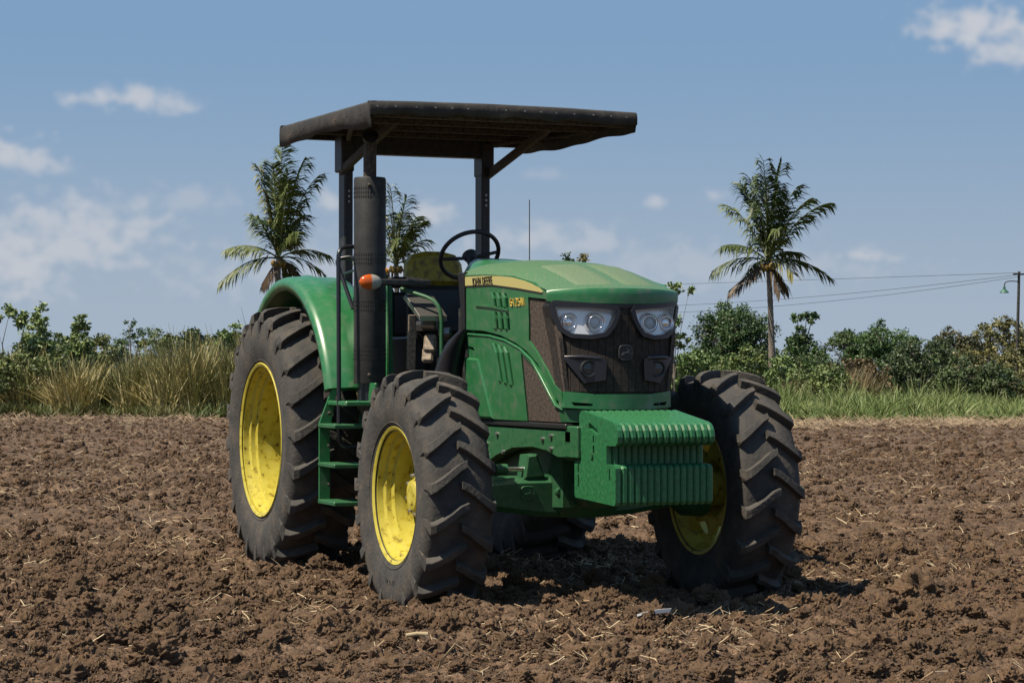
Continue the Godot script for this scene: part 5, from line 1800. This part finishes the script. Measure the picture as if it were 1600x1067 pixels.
	make_tree("sapling", "narrow dark plume of leaves peeping over the middle of the hood", "sapling", Vector3(-72.78, 0, -32.46), [[0, 5.6, 0, 0.22], [0, 5.9, 0, 0.18], [0, 6.15, 0, 0.12], [0, 5.2, 0, 0.25], [0, 4.6, 0, 0.4]], 1100, 0.14, deep, Color(0.05, 0.08, 0.03), 0.05, sg, 0.7)
	make_tree("sapling", "ragged brownish plume of leaves peeping over the hood", "sapling", Vector3(-72.53, 0, -33.08), [[0, 5.55, 0, 0.24], [0.05, 5.85, 0, 0.2], [0, 6.1, 0, 0.14], [0, 5.1, 0, 0.25], [0, 4.5, 0, 0.4]], 700, 0.15, olive, Color(0.14, 0.12, 0.06), 0.05, sg, 0.7)
	var ug := [[-51.66, -28.68, 1.9, 1.25, 1], [-61.81, -35.62, 2.2, 1.5, 0], [-59.1, -36.98, 2.2, 1.45, 0], [-50.26, -32.16, 1.8, 1.0, 1], [-58.13, -39.39, 2.3, 1.35, 0], [-55.8, -39.83, 2.2, 1.3, 0], [-58.78, -43.15, 2.3, 1.6, 2], [-56.46, -43.56, 2.4, 1.5, 2], [-53.45, -40.31, 1.8, 1.0, 0], [-54.34, -43.48, 2.4, 1.4, 2], [-63.12, -32.36, 2.4, 1.5, 0], [-65.43, -31.97, 2.6, 1.6, 0]]
	var ugl := ["pale green undergrowth bush behind the shaded front tyre", "dark undergrowth bush at the foot of the dense tree", "dark undergrowth bush between the palm and the dry reeds", "pale green undergrowth bush at the edge of the verge grass, right of the palm", "dark undergrowth bush below the rounded tree", "dark undergrowth bush in front of the low thicket", "olive undergrowth bush below the purplish tree", "olive undergrowth bush at the foot of the lamp post", "small dark undergrowth bush left of the lamp post", "olive undergrowth bush past the lamp post", "dark undergrowth bush hidden partly by the nose of the tractor", "dark undergrowth bush behind the nose of the tractor"]
	for i in ug.size():
		var q: Array = ug[i]
		var cols: Array = [[Color(0.022, 0.04, 0.013), Color(0.07, 0.10, 0.032)], [Color(0.05, 0.085, 0.025), Color(0.15, 0.19, 0.06)], [Color(0.04, 0.05, 0.018), Color(0.15, 0.14, 0.05)]][q[4]]
		make_tree("bush", ugl[i], "bush", Vector3(q[0], 0, q[1]), lobes_in(q[2] * 1.1, 0.1, q[3] * 1.15, 17, 0.44), 6000, 0.11, cols[0], cols[1], 0.04, "undergrowth bushes along the field edge", 0.45)
	# left of the tractor
	make_tree("shrub", "tall loose shrub with large pale leaves on bare branches", "shrub", Vector3(-57.88, 0, -7.86), [[-0.4, 1.2, 0, 0.5], [0.4, 1.1, 0.2, 0.5], [1.0, 1.3, 0, 0.4], [0.0, 3.3, 0, 0.18], [-0.05, 2.95, 0.05, 0.22], [-0.5, 2.7, 0, 0.3], [-0.2, 2.3, 0.2, 0.36], [0.5, 2.45, 0, 0.28], [0.85, 2.75, 0.1, 0.24], [0.35, 1.9, 0.1, 0.4], [-0.6, 1.9, 0.2, 0.4], [0.9, 2.1, 0, 0.26]], 4200, 0.13, Color(0.06, 0.10, 0.03), Color(0.19, 0.24, 0.09), 0.05, sg, 0.5)
	make_tree("shrub", "pale leafy shrub at the far end of the scrub, next to the loose tall shrub", "shrub", Vector3(-57.24, 0, -6.75), lobes_in(2.2, 0.6, 3.0, 14, 0.36), 4800, 0.14, Color(0.06, 0.10, 0.03), Color(0.19, 0.23, 0.09), 0.05, sg, 0.45)
	make_tree("shrub", "slender pale shrub standing between the loose shrub and the tall grass", "shrub", Vector3(-58.39, 0, -9.26), [[0, 2.6, 0, 0.3], [0.1, 2.9, 0, 0.2], [-0.35, 2.6, 0, 0.24], [0.2, 2.1, 0, 0.36], [-0.2, 1.8, 0.1, 0.4], [0.5, 1.9, 0, 0.26], [0.1, 1.2, 0, 0.45], [-0.4, 1.1, 0.1, 0.4]], 3400, 0.13, Color(0.06, 0.10, 0.03), Color(0.18, 0.22, 0.08), 0.05, sg, 0.45)
	make_tree("shrub", "green tangled undergrowth below the loose pale shrubs", "shrub", Vector3(-53.98, 0, -6.83), lobes_in(5.0, 0.2, 1.5, 34, 0.45), 13000, 0.11, Color(0.04, 0.06, 0.018), Color(0.13, 0.15, 0.045), 0.04, sg, 0.45)
	make_tree("broadleaf_tree", "bluish green tree with fine leaves behind the tall grass", "tree", Vector3(-72.69, 0, -13.91), lobes_in(1.9, 1.4, 2.9, 9, 0.42), 4300, 0.10, Color(0.035, 0.065, 0.03), Color(0.09, 0.14, 0.06), 0.1, tg)
	make_tree("broadleaf_tree", "thin airy tree with arching twigs behind the tall grass", "tree", Vector3(-72.26, 0, -14.97), lobes_in(1.3, 1.5, 2.7, 6, 0.3), 1300, 0.10, Color(0.05, 0.08, 0.035), Color(0.11, 0.15, 0.06), 0.06, tg, 0.6)
	make_tree("broadleaf_tree", "dark rounded tree between the tall grass and the rear wheel", "tree", Vector3(-76.42, 0, -18.03), dome(2.2, 0.9, 2.85, 24, 0.48), 14000, 0.11, deep, Color(0.05, 0.09, 0.025), 0.14, tg)
	make_tree("shrub", "pale leafy shrub right beside the rear wheel", "shrub", Vector3(-57.51, 0, -14.14), lobes_in(1.3, 1.0, 2.6, 8, 0.32), 2300, 0.14, mid, pale, 0.05, sg, 0.45)
	make_tree("shrub", "tangled olive shrub filling the gap behind the tall grass", "shrub", Vector3(-65.10, 0, -11.35), lobes_in(2.6, 0.4, 2.25, 16, 0.42), 6000, 0.12, Color(0.05, 0.065, 0.022), Color(0.15, 0.16, 0.055), 0.05, sg, 0.45)
	make_tree("shrub", "broad green shrub behind the middle of the tall grass", "shrub", Vector3(-66.14, 0, -14.12), lobes_in(2.8, 0.4, 2.3, 16, 0.42), 6000, 0.12, Color(0.045, 0.07, 0.022), Color(0.13, 0.16, 0.05), 0.05, sg, 0.45)
	make_tree("shrub", "bushy green shrub behind the loose pale shrubs", "shrub", Vector3(-63.68, 0, -9.51), lobes_in(3.0, 0.4, 2.3, 18, 0.42), 6500, 0.12, Color(0.045, 0.07, 0.022), Color(0.14, 0.17, 0.055), 0.05, sg, 0.45)
	# thin pole, lamp post, wires
	var mast := Mb.new()
	mast.tube([Vector3(0, 0, 0), Vector3(0.05, 7.7, 0.02)], 0.026, 6, 0.018)
	var mo := obj("mast", mast, M.pole, self)
	mo.position = Vector3(-64.11, 0, -27.19)
	tag(mo, "thin bare mast standing up beyond the hood", "mast")
	var lp := thing("lamp_post", "dark wooden post with a green shaded lamp on an arm", "lamp post", Vector3(-59.01, 0, -45.26))
	var right := Vector3(0.3729, 0, -0.9279)
	var pole := Mb.new()
	pole.tube([Vector3(0, -0.2, 0), right * 0.06 + Vector3(0, 2.6, 0), right * 0.13 + Vector3(0, 5.1, 0)], 0.07, 10, 0.05)
	obj("post", pole, M.pole, lp)
	var armm := Mb.new()
	armm.tube([right * 0.10 + Vector3(0, 4.72, 0), right * -0.2 + Vector3(0, 4.74, 0), right * -0.42 + Vector3(0, 4.70, 0), right * -0.44 + Vector3(0, 4.5, 0)], 0.02, 6, -1.0, 0.15)
	obj("arm", armm, M.wire, lp)
	var shade := Mb.new()
	shade.lathe([Vector2(4.28, 0.18), Vector2(4.30, 0.175), Vector2(4.36, 0.13), Vector2(4.42, 0.06), Vector2(4.52, 0.045), Vector2(4.54, 0.02)], 16, right * -0.44, Basis(Vector3(1, 0, 0), -PI / 2.0))
	obj("lamp_shade", shade, M.lamp_green, lp)
	var insul := Mb.new()
	insul.box(right * 0.12 + Vector3(0, 5.0, 0), Vector3(0.1, 0.06, 0.5), 0.01)
	obj("crossarm", insul, M.pole, lp)
	var far_end := Vector3(-98.09, 0, -36.51)
	var pole2 := thing("utility_pole", "plain pole far behind the tractor carrying the wires", "pole", far_end)
	var pp := Mb.new()
	pp.tube([Vector3(0, -0.2, 0), Vector3(0, 5.6, 0)], 0.09, 8, 0.07)
	obj("post", pp, M.pole, pole2)
	var start := Vector3(-58.97, 0, -45.35)
	for q: Array in [[5.05, 5.45, 0.0, "upper wire running from the lamp post behind the palm"], [4.98, 4.7, 0.55, "middle wire sagging from the lamp post behind the palm"], [4.9, 4.55, 0.75, "lowest wire sagging from the lamp post behind the palm"]]:
		var wmb := Mb.new()
		var pts := []
		for i in 25:
			var u := i / 24.0
			var p := start.lerp(far_end, u)
			pts.append(p - start + Vector3(0, lerpf(q[0], q[1], u) - q[2] * 4.0 * u * (1.0 - u), 0))
		wmb.tube(pts, 0.008, 5)
		var wo := obj("power_line", wmb, M.wire, self)
		wo.position = start
		tag(wo, q[3], "wire", "wires from the lamp post")

func _ready() -> void:
	# camera
	var cam := Camera3D.new()
	cam.name = "camera"
	add_child(cam)
	cam.position = EYE
	cam.fov = rad_to_deg(2.0 * atan(533.5 / 3550.0))
	cam.near = 0.1
	cam.far = 4000.0
	cam.look_at_from_position(EYE, EYE + Vector3(-0.9279, tan(0.012535), -0.3729), Vector3.UP)
	# sky, sun, exposure
	var env := Environment.new()
	env.background_mode = Environment.BG_SKY
	env.sky = Sky.new()
	env.sky.sky_material = make_sky()
	env.background_energy_multiplier = 0.56
	env.tonemap_mode = Environment.TONE_MAPPER_LINEAR
	env.tonemap_exposure = 1.5
	env.sdfgi_enabled = true
	env.ssao_enabled = true
	env.ssil_enabled = true
	var we := WorldEnvironment.new()
	we.environment = env
	add_child(we)
	var sun := DirectionalLight3D.new()
	sun.name = "sun"
	sun.light_energy = 1.6
	sun.light_color = Color(1.0, 0.95, 0.86)
	sun.light_angular_distance = 0.5
	sun.shadow_enabled = true
	add_child(sun)
	sun.look_at_from_position(Vector3.ZERO, -SUN_FROM, Vector3.UP)
	make_materials()
	make_ground()
	make_vegetation()
	make_tractor()
	make_grass()
	make_clods()
	make_straw()
